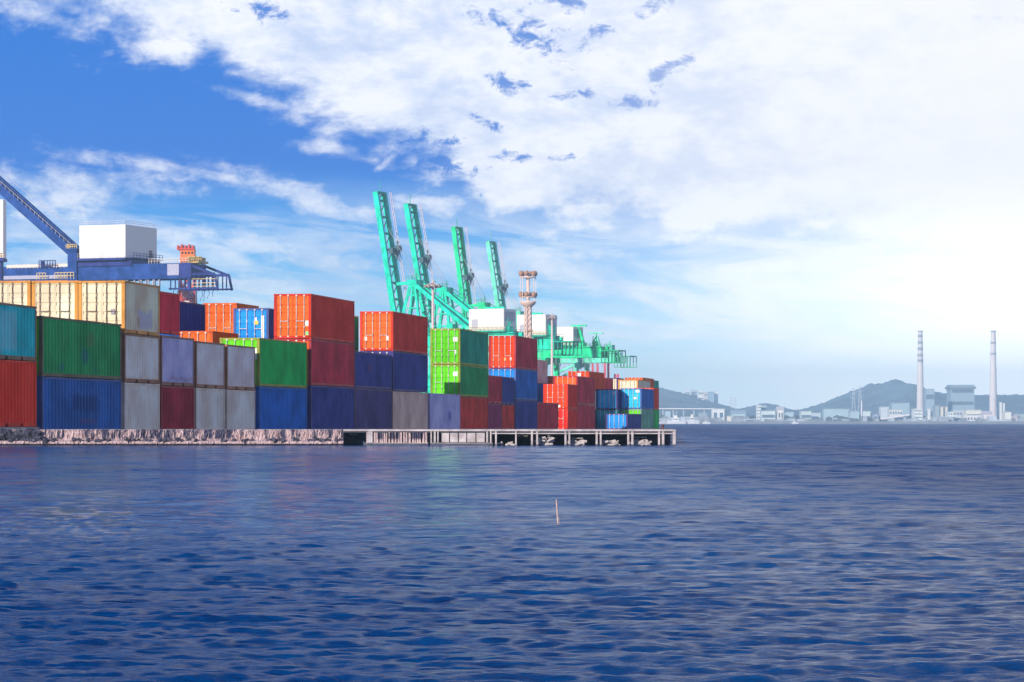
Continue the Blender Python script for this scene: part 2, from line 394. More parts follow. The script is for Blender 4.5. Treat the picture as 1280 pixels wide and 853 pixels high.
def build_quay():
    s = F / QY
    # --- rubble sea wall, left of the opening
    root = empty('sea_wall', (xq(429), QY, 0))
    tag(root, 'rough pinkish stone sea wall with dark vertical stains below the containers', 'sea wall')
    x0, x1 = xq(-1500) - xq(429), 0.0
    nx, nz = 1900, 12; rng = np.random.default_rng(4)
    xs = np.linspace(x0, x1, nx)
    prof = [(.0, -.3), (.0, .04), (.02, .07), (.05, .13), (.10, .19), (.33, .22), (.36, .30), (.37, .42), (.38, .54), (.39, .63), (.40, QT - .03), (.46, QT)]
    v = []
    sm_ = np.convolve(rng.normal(size=nx + 20), np.ones(9) / 9, 'same')[10:-10]
    for i, x in enumerate(xs):
        for j, (dy, z) in enumerate(prof):
            k = 0 if j in (0,) else 1
            v.append((x + rng.normal() * .008, dy + k * (rng.normal() * .030 + sm_[i] * .05), z + (rng.normal() * .006 if 1 < j < 11 else 0)))
    f = []
    for i in range(nx - 1):
        for j in range(len(prof) - 1):
            a = i * len(prof) + j; b_ = a + len(prof); f.append((a, b_, b_ + 1, a + 1))
    me = bpy.data.meshes.new('stone_face'); me.from_pydata(v, [], f); me.materials.append(m_sea); me.update(); link('stone_face', me, root)
    c = MB(); c.box(x0, x1, .47, 6.0, .3, QT - .002); c.build('coping_slab', m_conc, root)
    # loose stones along the foot, and the dark heap at the left end
    st = MB()
    for k in range(620):
        left = k < 330
        x = random.uniform(xq(-60), xq(50)) - xq(429) if left else random.uniform(x0, x1)
        w = random.uniform(.05, .16); h = random.uniform(.04, .11); z = random.uniform(.25, QT - .06) if left else random.uniform(.17, .24)
        y = (.30 - random.uniform(0, .1)) if left else .16 + random.uniform(-.06, .12)
        b0 = len(st.v); st.box(x - w, x + w, y - w * .7, y + w * .7, z - h, z + h)
        a = random.uniform(0, 3.1); rot = Matrix.Rotation(a, 3, Vector((random.random(), random.random(), random.random() + .2)).normalized())
        for q in range(b0, len(st.v)):
            p = Vector(st.v[q]) - Vector((x, y, z)); p = rot @ (p * random.uniform(.75, 1.1)); st.v[q] = tuple(p + Vector((x, y, z)))
    o = st.build('loose_stone', plain('dark_rock', (.05, .05, .08), .9, var=.9, scale=6), root); tag(o, kind='stuff')
    # --- the pier to the right
    pr = empty('concrete_pier', (xq(429), QY, 0))
    tag(pr, 'low pale concrete pier on posts running right below the container wall', 'pier')
    X = lambda px: xq(px) - xq(429)
    E = X(845)
    pale = plain('pale_concrete', (.46, .41, .42), .85, var=.28, scale=2.5, bump=.3)
    dark = plain('wet_shaded_concrete', (.06, .07, .11), .7, var=.4, scale=3)  # wet at the footings; under the deck its dark tone stands for shade
    d = MB(); d.box(.002, E, 0, 6.0, QT - .085, QT); o = d.build('deck_slab', pale, pr); sun_bevel(o, .012)
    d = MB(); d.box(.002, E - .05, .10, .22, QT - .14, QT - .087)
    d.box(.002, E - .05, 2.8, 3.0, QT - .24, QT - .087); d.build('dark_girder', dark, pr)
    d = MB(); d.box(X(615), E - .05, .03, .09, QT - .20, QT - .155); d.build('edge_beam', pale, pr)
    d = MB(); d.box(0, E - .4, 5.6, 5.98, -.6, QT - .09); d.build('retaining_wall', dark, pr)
    # opening between 429 and 457: a dark recess
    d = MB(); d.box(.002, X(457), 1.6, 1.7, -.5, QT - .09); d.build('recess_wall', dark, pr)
    d = MB(); d.box(X(435), X(445), .9, 1.0, QT - .24, QT - .20); d.build('ledge', pale, pr)
    # sheet piles 457..535: narrow posts, dark gaps
    sp = MB(); x = X(458); 
    while x < X(535):
        w = random.uniform(.05, .11); g = random.choice([.02, .03, .035, .06]); top = QT - random.uniform(.10, .15)
        sp.box(x, x + w, .06 + random.uniform(0, .05), .20, .10 + random.uniform(-.03, .03), top); x += w + g
    o = sp.build('sheet_pile', m_sea, pr); tag(o, kind='stuff')
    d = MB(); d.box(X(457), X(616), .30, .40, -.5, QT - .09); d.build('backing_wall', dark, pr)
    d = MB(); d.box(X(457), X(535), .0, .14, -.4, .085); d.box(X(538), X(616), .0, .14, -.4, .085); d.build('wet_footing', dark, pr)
    d = MB(); d.box(X(457), X(535.4), .02, .12, .09, .115); d.box(X(538), X(616), .02, .12, .09, .115); d.build('foot_ledge', pale, pr)
    # panels 551..607
    pxs = [551.5, 562, 573, 583.5, 595, 606.5]
    for i in range(5):
        d = MB(); a, b_ = X(pxs[i]) + .02, X(pxs[i + 1]) - .02; y = random.uniform(.08, .12)
        d.box(a, b_, y, y + .15, .14, QT - .155); o = d.build('wall_panel', pale, pr); sun_bevel(o, .01)
    # posts
    def post(px, w, y=.02, bot=-.6):
        d = MB(); d.box(X(px) - w / 2, X(px) + w / 2, y, y + .22, bot, QT - .087); o = d.build('post', pale, pr); sun_bevel(o, .012)
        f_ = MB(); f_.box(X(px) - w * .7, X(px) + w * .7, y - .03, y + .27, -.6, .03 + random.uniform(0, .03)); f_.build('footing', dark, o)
    for px, w in ((461, .16), (464.5, .09), (539, .07), (543.5, .09), (547.5, .06), (609, .09), (613.5, .07), (620, .08), (645, .07), (665, .09), (671.5, .09), (707, .09), (711.8, .08),
                  (746, .09), (751, .08), (785.5, .09), (790.6, .10), (824, .09), (829, .11), (843, .13)): post(px, w)
    # second row of posts further under the deck
    for px in (655, 690, 728, 768, 806, 836):
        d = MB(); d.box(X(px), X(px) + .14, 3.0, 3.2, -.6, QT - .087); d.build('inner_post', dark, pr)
    # pale rubble lying under the deck
    rb = MB()
    for (a, b_, n, h) in ((622, 640, 5, .12), (673, 690, 34, .36), (712, 732, 26, .22), (752, 771, 24, .20), (792, 812, 26, .26)):
        for k in range(n):
            x = random.uniform(X(a), X(b_)); w = random.uniform(.05, .20); hh = random.uniform(.02, .05); z = random.uniform(.02, h); y = random.uniform(.35, .8)
            i0 = len(rb.v); rb.box(x - w, x + w, y - .08, y + .08, z - hh, z + hh)
            rot = Matrix.Rotation(random.uniform(-.5, .5), 3, 'Y')
            for q in range(i0, len(rb.v)): p = Vector(rb.v[q]) - Vector((x, y, z)); rb.v[q] = tuple(rot @ p + Vector((x, y, z)))
    o = rb.build('rubble', pale, pr); tag(o, kind='stuff')
    # slabs leaning under the deck
    for (a, b_, z0, z1) in ((712, 731, .08, .14), (712, 729, .30, .335), (752, 770, .08, .13), (792, 809, .34, .37), (792, 806, .10, .15), (648, 660, .40, .43)):
        d = MB(); d.box(X(a), X(b_), .5, .7, z0, z1); d.build('cross_beam', pale, pr)
    # bollard near the end
    bl = MB(); bl.lathe((0, 0, 0), [(.0, .22), (.05, .22), (.085, .19), (.085, .16), (.05, .13), (.05, .03), (.10, .0)], 12)
    o = bl.build('mooring_bollard', plain('rusty_iron', (.12, .05, .045), .8)); o.location = (xq(829), QY + .45, QT)
    tag(o, 'small rusty mooring bollard at the far right end of the pier', 'bollard')
build_quay()

def build_pole():
    Y = F * EYE / 128
    p = empty('bamboo_pole', (at(699.6, 657, Y).x, Y, 0))
    tag(p, 'thin weathered stick leaning out of the open water', 'pole')
    m = plain('weathered_bamboo', (.50, .36, .30), .7, var=.4, scale=30)
    d = MB(); a = Vector((0, 0, -.25)); b = Vector((-.032, 0, .245)); 
    d.tube(a, b, .0085, .0068, 8); d.build('stem', m, p)
    d = MB()
    for t in (.55, .70, .84, .97): c = a.lerp(b, t); d.tube(c - Vector((0, 0, .003)), c + Vector((0, 0, .003)), .0098, .0098, 8)
    tag(d.build('node_ring', plain('node_brown', (.22, .13, .10), .8), p), kind='stuff')
    d = MB(); d.tube((-.010, -.01, .10), (.004, -.012, -.1), .0012, .0012, 5); d.build('line', plain('fishing_line', (.5, .4, .42), .6), p)
build_pole()

# ------------------------------------------------------------------ containers
TH = math.atan(.177)
U = Vector((math.sin(TH), math.cos(TH), 0)); CW = 2.44
RZ = R(90) - TH
def Yof(px, n=0): return (170500 + 9400 * n) / (1295 - px)
def pxat(Y, n=0): return 1295 - (170500 + 9400 * n) / Y
C = dict(red=(.90, .03, .008), orange=(.88, .13, .015), ored=(.82, .035, .018), maroon=(.56, .022, .055), dmaroon=(.38, .010, .04), purple=(.30, .018, .11),
         scarlet=(.90, .014, .005), orred=(.88, .06, .006), brick=(.62, .028, .02),
         teal=(.005, .50, .54), dteal=(.01, .30, .30), green=(.008, .32, .085), kelly=(.003, .52, .09), lime=(.12, .62, .006), dgreen=(.01, .34, .09), emer=(.004, .34, .20), ggreen=(.18, .42, .30),
         blue=(.012, .11, .40), cobalt=(.0, .13, .52), bblue=(.01, .28, .90), navy=(.035, .045, .26), dnavy=(.075, .05, .19), sky=(.02, .52, .90), mid=(.01, .14, .48), ink=(.006, .018, .22),
         white=(.90, .77, .66), cream=(.86, .70, .50), pale=(.88, .72, .70), lav=(.50, .48, .88), tan=(.78, .50, .42), pink=(.80, .44, .42), grey=(.88, .74, .64))
RUSTF = (.30, .12, .05)
_cc = [0]
def corr_panel(L, H, x0, x1, z0, z1, y, pitch, depth, flip=False, axis='x'):
    """vertical trapezoid corrugation between x0..x1"""
    mb = MB(); n = max(2, int((x1 - x0) / pitch)); p = (x1 - x0) / n; pts = []
    for i in range(n):
        a = x0 + i * p; pts += [(a, 0), (a + p * .30, 0), (a + p * .48, depth), (a + p * .80, depth)]
    pts.append((x1, 0))
    for (xa, da), (xb, db) in zip(pts[:-1], pts[1:]):
        ya, yb = y + da, y + db
        if flip: mb.quad((xb, y - db, z0), (xa, y - da, z0), (xa, y - da, z1), (xb, y - db, z1))
        else: mb.quad((xa, ya, z0), (xb, yb, z0), (xb, yb, z1), (xa, ya, z1))
    return mb
def container(px0, px1, n, base, top, ck, label, frame=None, door=None, placards=(), patches=(), rust=.22, pitch=.30, Y0=None, length=None, bars=(.62, .58, .55), pockets=None):
    Ya = Y0 if Y0 else Yof(px0, n)
    Yb = Yof(px1, n) if px1 else Ya + (length or 12.19) * math.cos(TH)
    L = (Yb - Ya) / math.cos(TH) ; H = top - base - .012
    _cc[0] += 1; sd = _cc[0]
    col = C[ck]; Xa = -170500 / F + .177 * Ya - 9400 * n / F
    root = empty('shipping_container', (Xa, Ya, base), RZ + random.uniform(-.0015, .0015))
    tag(root, label, 'shipping container', 'shipping containers stacked on the quay')
    mp = paint('container_paint', col, sd, rust, .24, patches)
    fc = frame or tuple(c * .72 + r * .28 * rust * 3 for c, r in zip(col, RUSTF))
    mf = paint('frame_paint', tuple(fc), sd + .5, min(.75, rust + .3), .25)
    dc = C[door] if door else col  # separate door colour, mostly the side's tone with sunlight put into it
    md = mp if not door else paint('sunlit_door_paint', dc, sd + .2, rust * .6, .14)
    far = Ya > 300; P_ = .17; pk = pockets if pockets is not None else (L < 7)
    # frame: posts, rails, castings
    fr = MB()
    for x in (0, L - P_):
        for y in (0, CW - P_): fr.box(x, x + P_, y, y + P_, .16, H - .14)
    for y in (0, CW - .09):
        fr.box(P_, L - P_, y + .008, y + .078, H - .10, H - .005)
        if pk:
            c0 = L / 2
            for a, b in ((P_, c0 - 1.20), (c0 - .85, c0 + .85), (c0 + 1.20, L - P_)): fr.box(a, b, y + .008, y + .078, .02, .20)
            fr.box(c0 - 1.2, c0 - .85, y + .008, y + .078, .17, .20); fr.box(c0 + .85, c0 + 1.2, y + .008, y + .078, .17, .20)
        else: fr.box(P_, L - P_, y + .008, y + .078, .02, .17)
    for x in (.006, L - .10): fr.box(x, x + .09, P_, CW - P_, H - .13, H - .006); fr.box(x, x + .09, P_, CW - P_, .02, .17)
    for x in (-.006, L - .172):
        for y in (-.006, CW - .156):
            for z in (0, H - .118): fr.box(x, x + .178, y, y + .162, z, z + .118)
    fr.build('frame', mf, root)
    # sides
    corr_panel(L, H, P_, L - P_, .17, H - .10, .022, pitch, .045).build('side_panel', mp, root)
    corr_panel(L, H, P_, L - P_, .17, H - .10, CW - .022, .6 if far else .4, .04, True).build('side_panel', mp, root)
    b = MB(); b.box(.10, L - .05, .08, CW - .08, H - .05, H - .02); b.build('roof_panel', mp, root)
    b = MB(); b.box(.10, L - .05, .08, CW - .08, .10, .16); b.build('floor', mf, root)
    b = MB(); b.box(L - .07, L - .04, P_, CW - P_, .17, H - .13); b.build('end_panel', mp, root)
    # doors with horizontal corrugation, locking bars
    zb, zt = .18, H - .14; mid = CW / 2
    for k, (ya, yb) in enumerate(((P_ + .01, mid - .008), (mid + .008, CW - P_ - .01))):
        d = MB(); nr = 5; hh = (zt - zb) / nr; pts = []
        for i in range(nr):
            a = zb + i * hh; pts += [(a, 0), (a + hh * .58, 0), (a + hh * .68, .035), (a + hh * .90, .035)]
        pts.append((zt, 0))
        for (za, da), (zc, dc_) in zip(pts[:-1], pts[1:]):
            d.quad((.05 + da, yb - .05, za), (.05 + da, ya + .05, za), (.05 + dc_, ya + .05, zc), (.05 + dc_, yb - .05, zc))
        d.box(.035, .075, ya, ya + .05, zb, zt); d.box(.035, .075, yb - .05, yb, zb, zt); d.box(.036, .074, ya + .05, yb - .05, zt - .05, zt); d.box(.036, .074, ya + .05, yb - .05, zb, zb + .05)
        dr = d.build('door', md, root)
        mbar = plain('galvanised_bar', bars, .45, .1)
        w = yb - ya
        for q in (.27, .76):
            y = ya + w * q; r = .024 if not far else .034
            t = MB(); t.tube((.0, y, zb - .06), (.0, y, zt + .06), r, r, 6)
            t.box(-.02, .04, y - .05, y + .05, zb - .07, zb + .01); t.box(-.02, .04, y - .05, y + .05, zt - .01, zt + .07)
            if not far:
                t.box(-.02, .04, y - .045, y + .045, zb + .55, zb + .60); t.box(-.02, .04, y - .045, y + .045, zt - .75, zt - .70)
                yy = -1 if q > .5 else 1
                t.bar((-.03, y, zb + .95), (-.03, y + yy * .30, zb + .93), .035, .035)
            t.build('locking_bar', mbar, dr)
    for (y0, y1, z0, z1, pc) in placards:
        y0, y1 = CW - y1, CW - y0      # given from the left as seen
        t = MB(); t.box(.012, .034, y0, y1, z0 * H, z1 * H); t.build('placard', plain('placard_paint', pc, .5, var=.06), root)
    return root

def stack(px0, px1, n, levels, ref=None, base_y=None, Y0=None, length=None):
    """levels bottom to top: (photo row of the top edge at the reference column, colour, label, options)"""
    Ya = Y0 if Y0 else Yof(px0, n)
    Yr = Yof(ref, n) if ref else Ya
    b = zg(Ya) + .004 if base_y is None else EYE + (HZ - base_y) * Yr / F
    for (yt, ck, label, *o) in levels:
        t = EYE + (HZ - yt) * Yr / F; o = dict(o[0]) if o else {}
        if Y0: o['Y0'] = Y0
        if length: o['length'] = length
        container(px0, px1, n, b, t, ck, label, **o)
        b = t
W = (.85, .85, .82); YL = (.85, .60, .05)
yel = (.62, .28, .06)
# the plinth carrying the leftmost stack
pb = MB(); zb_ = EYE + (HZ - 534) * 136.5 / F
pb.box(0, 6.4, -.04, CW + .1, zg(131), zb_ - .003)
o = pb.build('support_plinth', m_conc); Xa = -170500 / F + .177 * Yof(-12)
o.location = (Xa, Yof(-12), 0); o.rotation_euler = (0, 0, RZ); tag(o, kind='structure')

stack(-11, 46, 0, [
    (452, 'red', 'bright red corrugated container at far left beneath the teal one', dict(pitch=.42, rust=.12)),
    (383, 'teal', 'teal container with faded white patch at the far left edge', dict(pitch=.42, patches=((1.2, 3.6, .3, 2.3, (.35, .55, .62), .45),), frame=(.22, .14, .09)))], ref=46, base_y=534, length=None)
stack(53, 152, 0, [
    (470.5, 'blue', 'long blue container with dark painted-over patch beneath the big dark green one', dict(pitch=.46, patches=((4.3, 8.3, .9, 1.9, (.008, .05, .20), .8), (5.5, 8.3, .35, .75, (.16, .06, .10), .55)))),
    (394.5, 'green', 'long dark green corrugated container with painted-over squares, right of the teal one', dict(pitch=.46, door='lime', frame=(.15, .13, .07), patches=((3.7, 5.1, .5, 1.4, (.01, .33, .10), .75), (5.7, 7.0, .6, 1.5, (.01, .17, .17), .8), (2.6, 3.4, .25, .8, (.02, .09, .3), .5), (7.8, 8.3, .3, .7, (.02, .09, .3), .5), (6.6, 8, 1.4, 2.3, (.12, .19, .08), .5))))])
stack(156, 200, 0, [
    (478, 'grey', 'plain pale grey container at the bottom, between blue and dark maroon ones', dict(rust=.08)),
    (416.5, 'white', 'off-white container with rusty lower rail below the cream one with barred doors', dict(rust=.30, frame=(.30, .13, .07), patches=((0, 6, 0, .38, (.50, .26, .13), .5),))),
    (350.5, 'cream', 'cream container with orange frame and a faded door-shaped patch on its side', dict(door='cream', frame=yel, bars=(.16, .10, .07), rust=.2, placards=((1.70, 1.90, .36, .46, (.25, .22, .28)),), patches=((2.2, 5.0, .2, 1.35, (.50, .50, .66), .8), (2.2, 2.75, .2, 1.0, (.55, .26, .06), .8), (3.9, 4.15, .2, .8, (.45, .2, .08), .8))))], length=None)
stack(None, None, 1, [
    (478, 'dgreen', 'hidden green container low behind the front wall at left'),
    (416.5, 'brick', 'brick red container behind the dark green one at left'),
    (350.5, 'cream', 'cream barred-door container between two others above the dark green one', dict(frame=yel, bars=(.20, .13, .10), rust=.3))], Y0=150.2, length=6.06)
stack(None, None, 2, [
    (478, 'blue', 'hidden blue container low behind the teal one'),
    (416.5, 'tan', 'tan container hidden behind the teal one'),
    (350.5, 'cream', 'cream container cut by the left edge of the picture above the teal one', dict(frame=yel, bars=(.20, .13, .10), rust=.3))], Y0=150.6, length=6.06)
stack(202, 243, 0, [
    (482, 'dmaroon', 'dark maroon container at the bottom below the stained lavender one'),
    (419, 'lav', 'lavender blue container with rust-stained lower edge above the dark maroon one', dict(rust=.36, frame=(.28, .13, .09), patches=((1.5, 6, .15, .6, (.30, .17, .2), .5),)))])
stack(245.5, 281, 0, [
    (484.7, 'grey', 'pale grey container with brown streaks at the bottom, right of the dark maroon one', dict(rust=.30, patches=((4, 6, .1, 2.2, (.52, .44, .36), .4),))),
    (426, 'pale', 'pale lilac-grey container in the second row, right of the lavender one', dict(rust=.20, frame=(.32, .15, .09)))])
stack(284, 319, 0, [
    (487, 'grey', 'pale grey bottom container directly left of the bright blue one', dict(rust=.12)),
    (430.3, 'pale', 'pale lilac-grey container directly left of the bright green one', dict(rust=.18, frame=(.35, .16, .09)))])
stack(324.5, 384, 0, [
    (483, 'cobalt', 'bright cobalt blue container below the bright green one', dict(rust=.08)),
    (422, 'kelly', 'bright green container with lime doors above the cobalt blue one', dict(rust=.10, door='lime', frame=(.25, .28, .04), placards=((2.1, 2.3, .55, .78, W),)))])
stack(None, None, 2, [
    (478, 'green', 'hidden container at the foot of the maroon stack'),
    (417, 'bblue', 'blue container showing only its top rail below the maroon one at left'),
    (364, 'maroon', 'maroon container just right of the cream barred-door ones')], ref=202, Y0=170.9, length=6.06)
stack(None, None, 3, [
    (478, 'maroon', 'hidden container at the foot of the dark blue stack'),
    (424, 'red', 'hidden red container under the dark blue one'),
    (376, 'ink', 'very dark blue container between maroon one and orange doors', dict(placards=()))], Y0=185.4, length=6.06)
stack(266, None, 2, [
    (480, 'grey', 'hidden container under the low orange doors'),
    (413.5, 'orange', 'orange container showing only its door tops above the pale grey ones')], length=6.06)
stack(296, None, 4, [
    (478, 'maroon', 'hidden container at the foot of the half shaded orange stack'),
    (430, 'blue', 'hidden blue container under the half shaded orange one'),
    (378.5, 'orange', 'orange container with half shaded doors left of the blue doors')], length=6.06)
stack(336, None, 2, [
    (480, 'maroon', 'hidden container at the foot of the blue door stack'),
    (432, 'navy', 'hidden navy container under the blue doors'),
    (385, 'blue', 'blue container with white bars and a yellow sign on its doors', dict(door='bblue', placards=((1.42, 1.72, .56, .66, YL), (1.50, 1.62, .66, .75, W), (1.92, 2.12, .20, .80, W))))], length=6.06)
stack(389, 443, 0, [
    (481.5, 'navy', 'navy container at the bottom below two red ones, right of the cobalt one'),
    (423.5, 'maroon', 'wine red container in the middle below the tallest orange-doored one', dict(door='orange')),
    (367, 'ored', 'red container with orange doors on top of the tallest left stack', dict(door='orange', rust=.10, placards=((2.06, 2.26, .28, .40, W), (2.08, 2.26, .08, .16, (.2, .7, .25)))))])
stack(None, None, 2, [
    (486, 'navy', 'hidden container at the foot of the dark green sliver'),
    (437, 'green', 'hidden green container behind the navy ones'),
    (388, 'dgreen', 'dark green container seen as a sliver between the two orange-doored tops', dict(frame=(.45, .42, .08)))], Y0=211.8, length=12.0)
stack(443.8, 490, 0, [
    (485, 'dnavy', 'dark purplish navy container at the bottom, left of the tan one'),
    (438.7, 'navy', 'navy container below left of the single orange-doored top', dict(patches=((4.0, 5.6, 1.0, 1.8, (.12, .03, .14), .6),)))])
stack(491.5, 535, 0, [
    (489, 'tan', 'tan container at the bottom beneath the navy one', dict(rust=.2)),
    (438.7, 'navy', 'navy container between the tan one and the red one', dict(rust=.12)),
    (389, 'ored', 'red container with orange doors left of the lime doors', dict(door='orange', rust=.10, placards=((.35, .52, .26, .36, W), (1.92, 2.10, .26, .38, W))))])
stack(537.5, 575, 0, [
    (491.3, 'lav', 'single lavender container at the bottom under the lime doors', dict(patches=((7.2, 8.6, .7, 1.6, (.12, .16, .5), .8),)))])
stack(575.3, 610.3, 0, [
    (495.5, 'brick', 'brick red container at the bottom beneath two green ones', dict(rust=.1)),
    (455.8, 'dgreen', 'dark green container with half shaded lime doors in the middle', dict(door='lime', frame=(.22, .30, .03), placards=((1.86, 2.22, .64, .78, W),))),
    (410.5, 'emer', 'dark green container with sunlit lime doors on top of its stack', dict(door='lime', frame=(.25, .32, .03), rust=.08, placards=((1.86, 2.22, .64, .76, W), (1.95, 2.12, .30, .40, W))))])
stack(610.6, 627.5, 0, [
    (504.5, 'purple', 'short dark purple-red container at the bottom, right of the brick red one'),
    (469, 'maroon', 'short maroon container in front of the light blue door strip')])
stack(628, 643, 0, [
    (506, 'brick', 'short brick red container at the bottom beneath a short navy one'),
    (470.8, 'navy', 'short navy container right of the short maroon one')])
stack(644.7, 671.8, 0, [
    (499.7, 'navy', 'navy container at the bottom, second stack right of the green ones'),
    (460.7, 'mid', 'medium blue container with bright blue doors under the orange-red doors', dict(door='bblue')),
    (419.5, 'maroon', 'maroon container with bright orange-red doors, top of its stack', dict(door='orred', placards=((1.40, 1.56, .24, .32, YL), (1.92, 2.06, .24, .34, W))))])
stack(672, 697.7, 0, [(503, 'maroon', 'single maroon container at the bottom left of the bright red ones')])
stack(None, None, 2, [
    (506, 'maroon', 'hidden container at the foot of the dusty pink one'),
    (479, 'mid', 'dark blue container mostly hidden under the dusty pink one'),
    (449.5, 'pink', 'dusty pink container set back beside the lamp mast')], ref=672, Y0=297.8, length=12.19)
stack(690, None, 2, [
    (506, 'blue', 'hidden container below the orange sliver'),
    (470, 'orange', 'orange container seen as a narrow strip left of the maroon top')], length=6.06)
stack(709.8, 721.6, 0, [
    (511.5, 'scarlet', 'scarlet container at the bottom with a blue emblem on its doors', dict(placards=((.80, 1.40, .58, .80, (.02, .06, .35)), (1.0, 1.3, .05, .14, W)))),
    (480, 'scarlet', 'scarlet container with half shaded doors above another scarlet one', dict(door='orred', placards=((1.3, 1.7, .04, .16, W),)))], length=None)
stack(721.8, 744, 0, [
    (505.6, 'maroon', 'maroon container at the bottom beside the scarlet ones', dict(rust=.1)),
    (470, 'maroon', 'maroon container with orange doors right of the scarlet ones', dict(door='orange', rust=.1))])
stack(None, None, 2, [
    (512, 'navy', 'hidden container low behind the maroon stack'), (488, 'grey', 'hidden pale container behind the maroon stack'),
    (464, 'orred', 'orange-red container peeking over the right maroon stack', dict(placards=((1.1, 1.5, .5, .9, W),)))], Y0=339, length=12.0)
stack(749.4, None, 3, [
    (511, 'green', 'hidden container low behind the sky blue doors'), (491, 'lime', 'lime container mostly hidden behind the sky blue doors'),
    (471.5, 'maroon', 'wine red container with orange doors behind the sky blue doors', dict(door='orange'))], length=12.0)
stack(772.3, None, 4, [
    (512, 'ink', 'hidden container at the foot of the cream sliver'), (492, 'ink', 'dark blue container behind the sky blue ones'),
    (472.5, 'ink', 'dark blue container with a cream end, seen as a sliver between stacks', dict(door='cream'))], length=6.06)
stack(771.8, None, 1, [
    (512.3, 'dteal', 'dark teal container at the bottom left of the bright blue doors', dict(door='teal')),
    (486.4, 'ink', 'container with half shaded sky blue doors above the dark teal one', dict(door='sky', placards=((1.85, 2.15, .74, .88, W),)))], length=12.0)
stack(784.3, 801.7, 0, [(517.2, 'navy', 'single navy container with bright blue doors at the bottom right', dict(door='bblue', placards=((1.95, 2.2, .03, .12, (.8, .75, .5)),)))])
stack(801.9, 817.3, 0, [
    (511.5, 'ggreen', 'grey-green container with pale lime doors near the right end', dict(door='lime')),
    (485.5, 'mid', 'blue container with sky blue doors near the right end', dict(door='sky', placards=((1.75, 2.2, .80, .92, W), (1.55, 1.85, .48, .58, W))))])
stack(817.5, 823.8, 0, [
    (512, 'kelly', 'green container at the bottom of the rightmost stack'),
    (485, 'red', 'dull red container on top of the rightmost stack')])
stack(797.5, None, 1, [
    (502, 'grey', 'hidden container behind the sky blue doors on the right'),
    (474.7, 'cream', 'cream container peeking above the right sky blue doors', dict(frame=yel))], length=12.0)
stack(803.4, None, 3, [
    (512, 'navy', 'hidden container behind the cream one'), (492, 'maroon', 'hidden maroon container behind the cream one'),
    (472, 'orange', 'orange container highest at the right end, behind the cream one')], length=12.0)
stack(None, None, 4, [
    (513, 'blue', 'hidden container at the back right'), (494, 'red', 'hidden red container at the back right'),
    (474.7, 'emer', 'dark green container at the far back of the right end')], Y0=429.5, length=12.0)

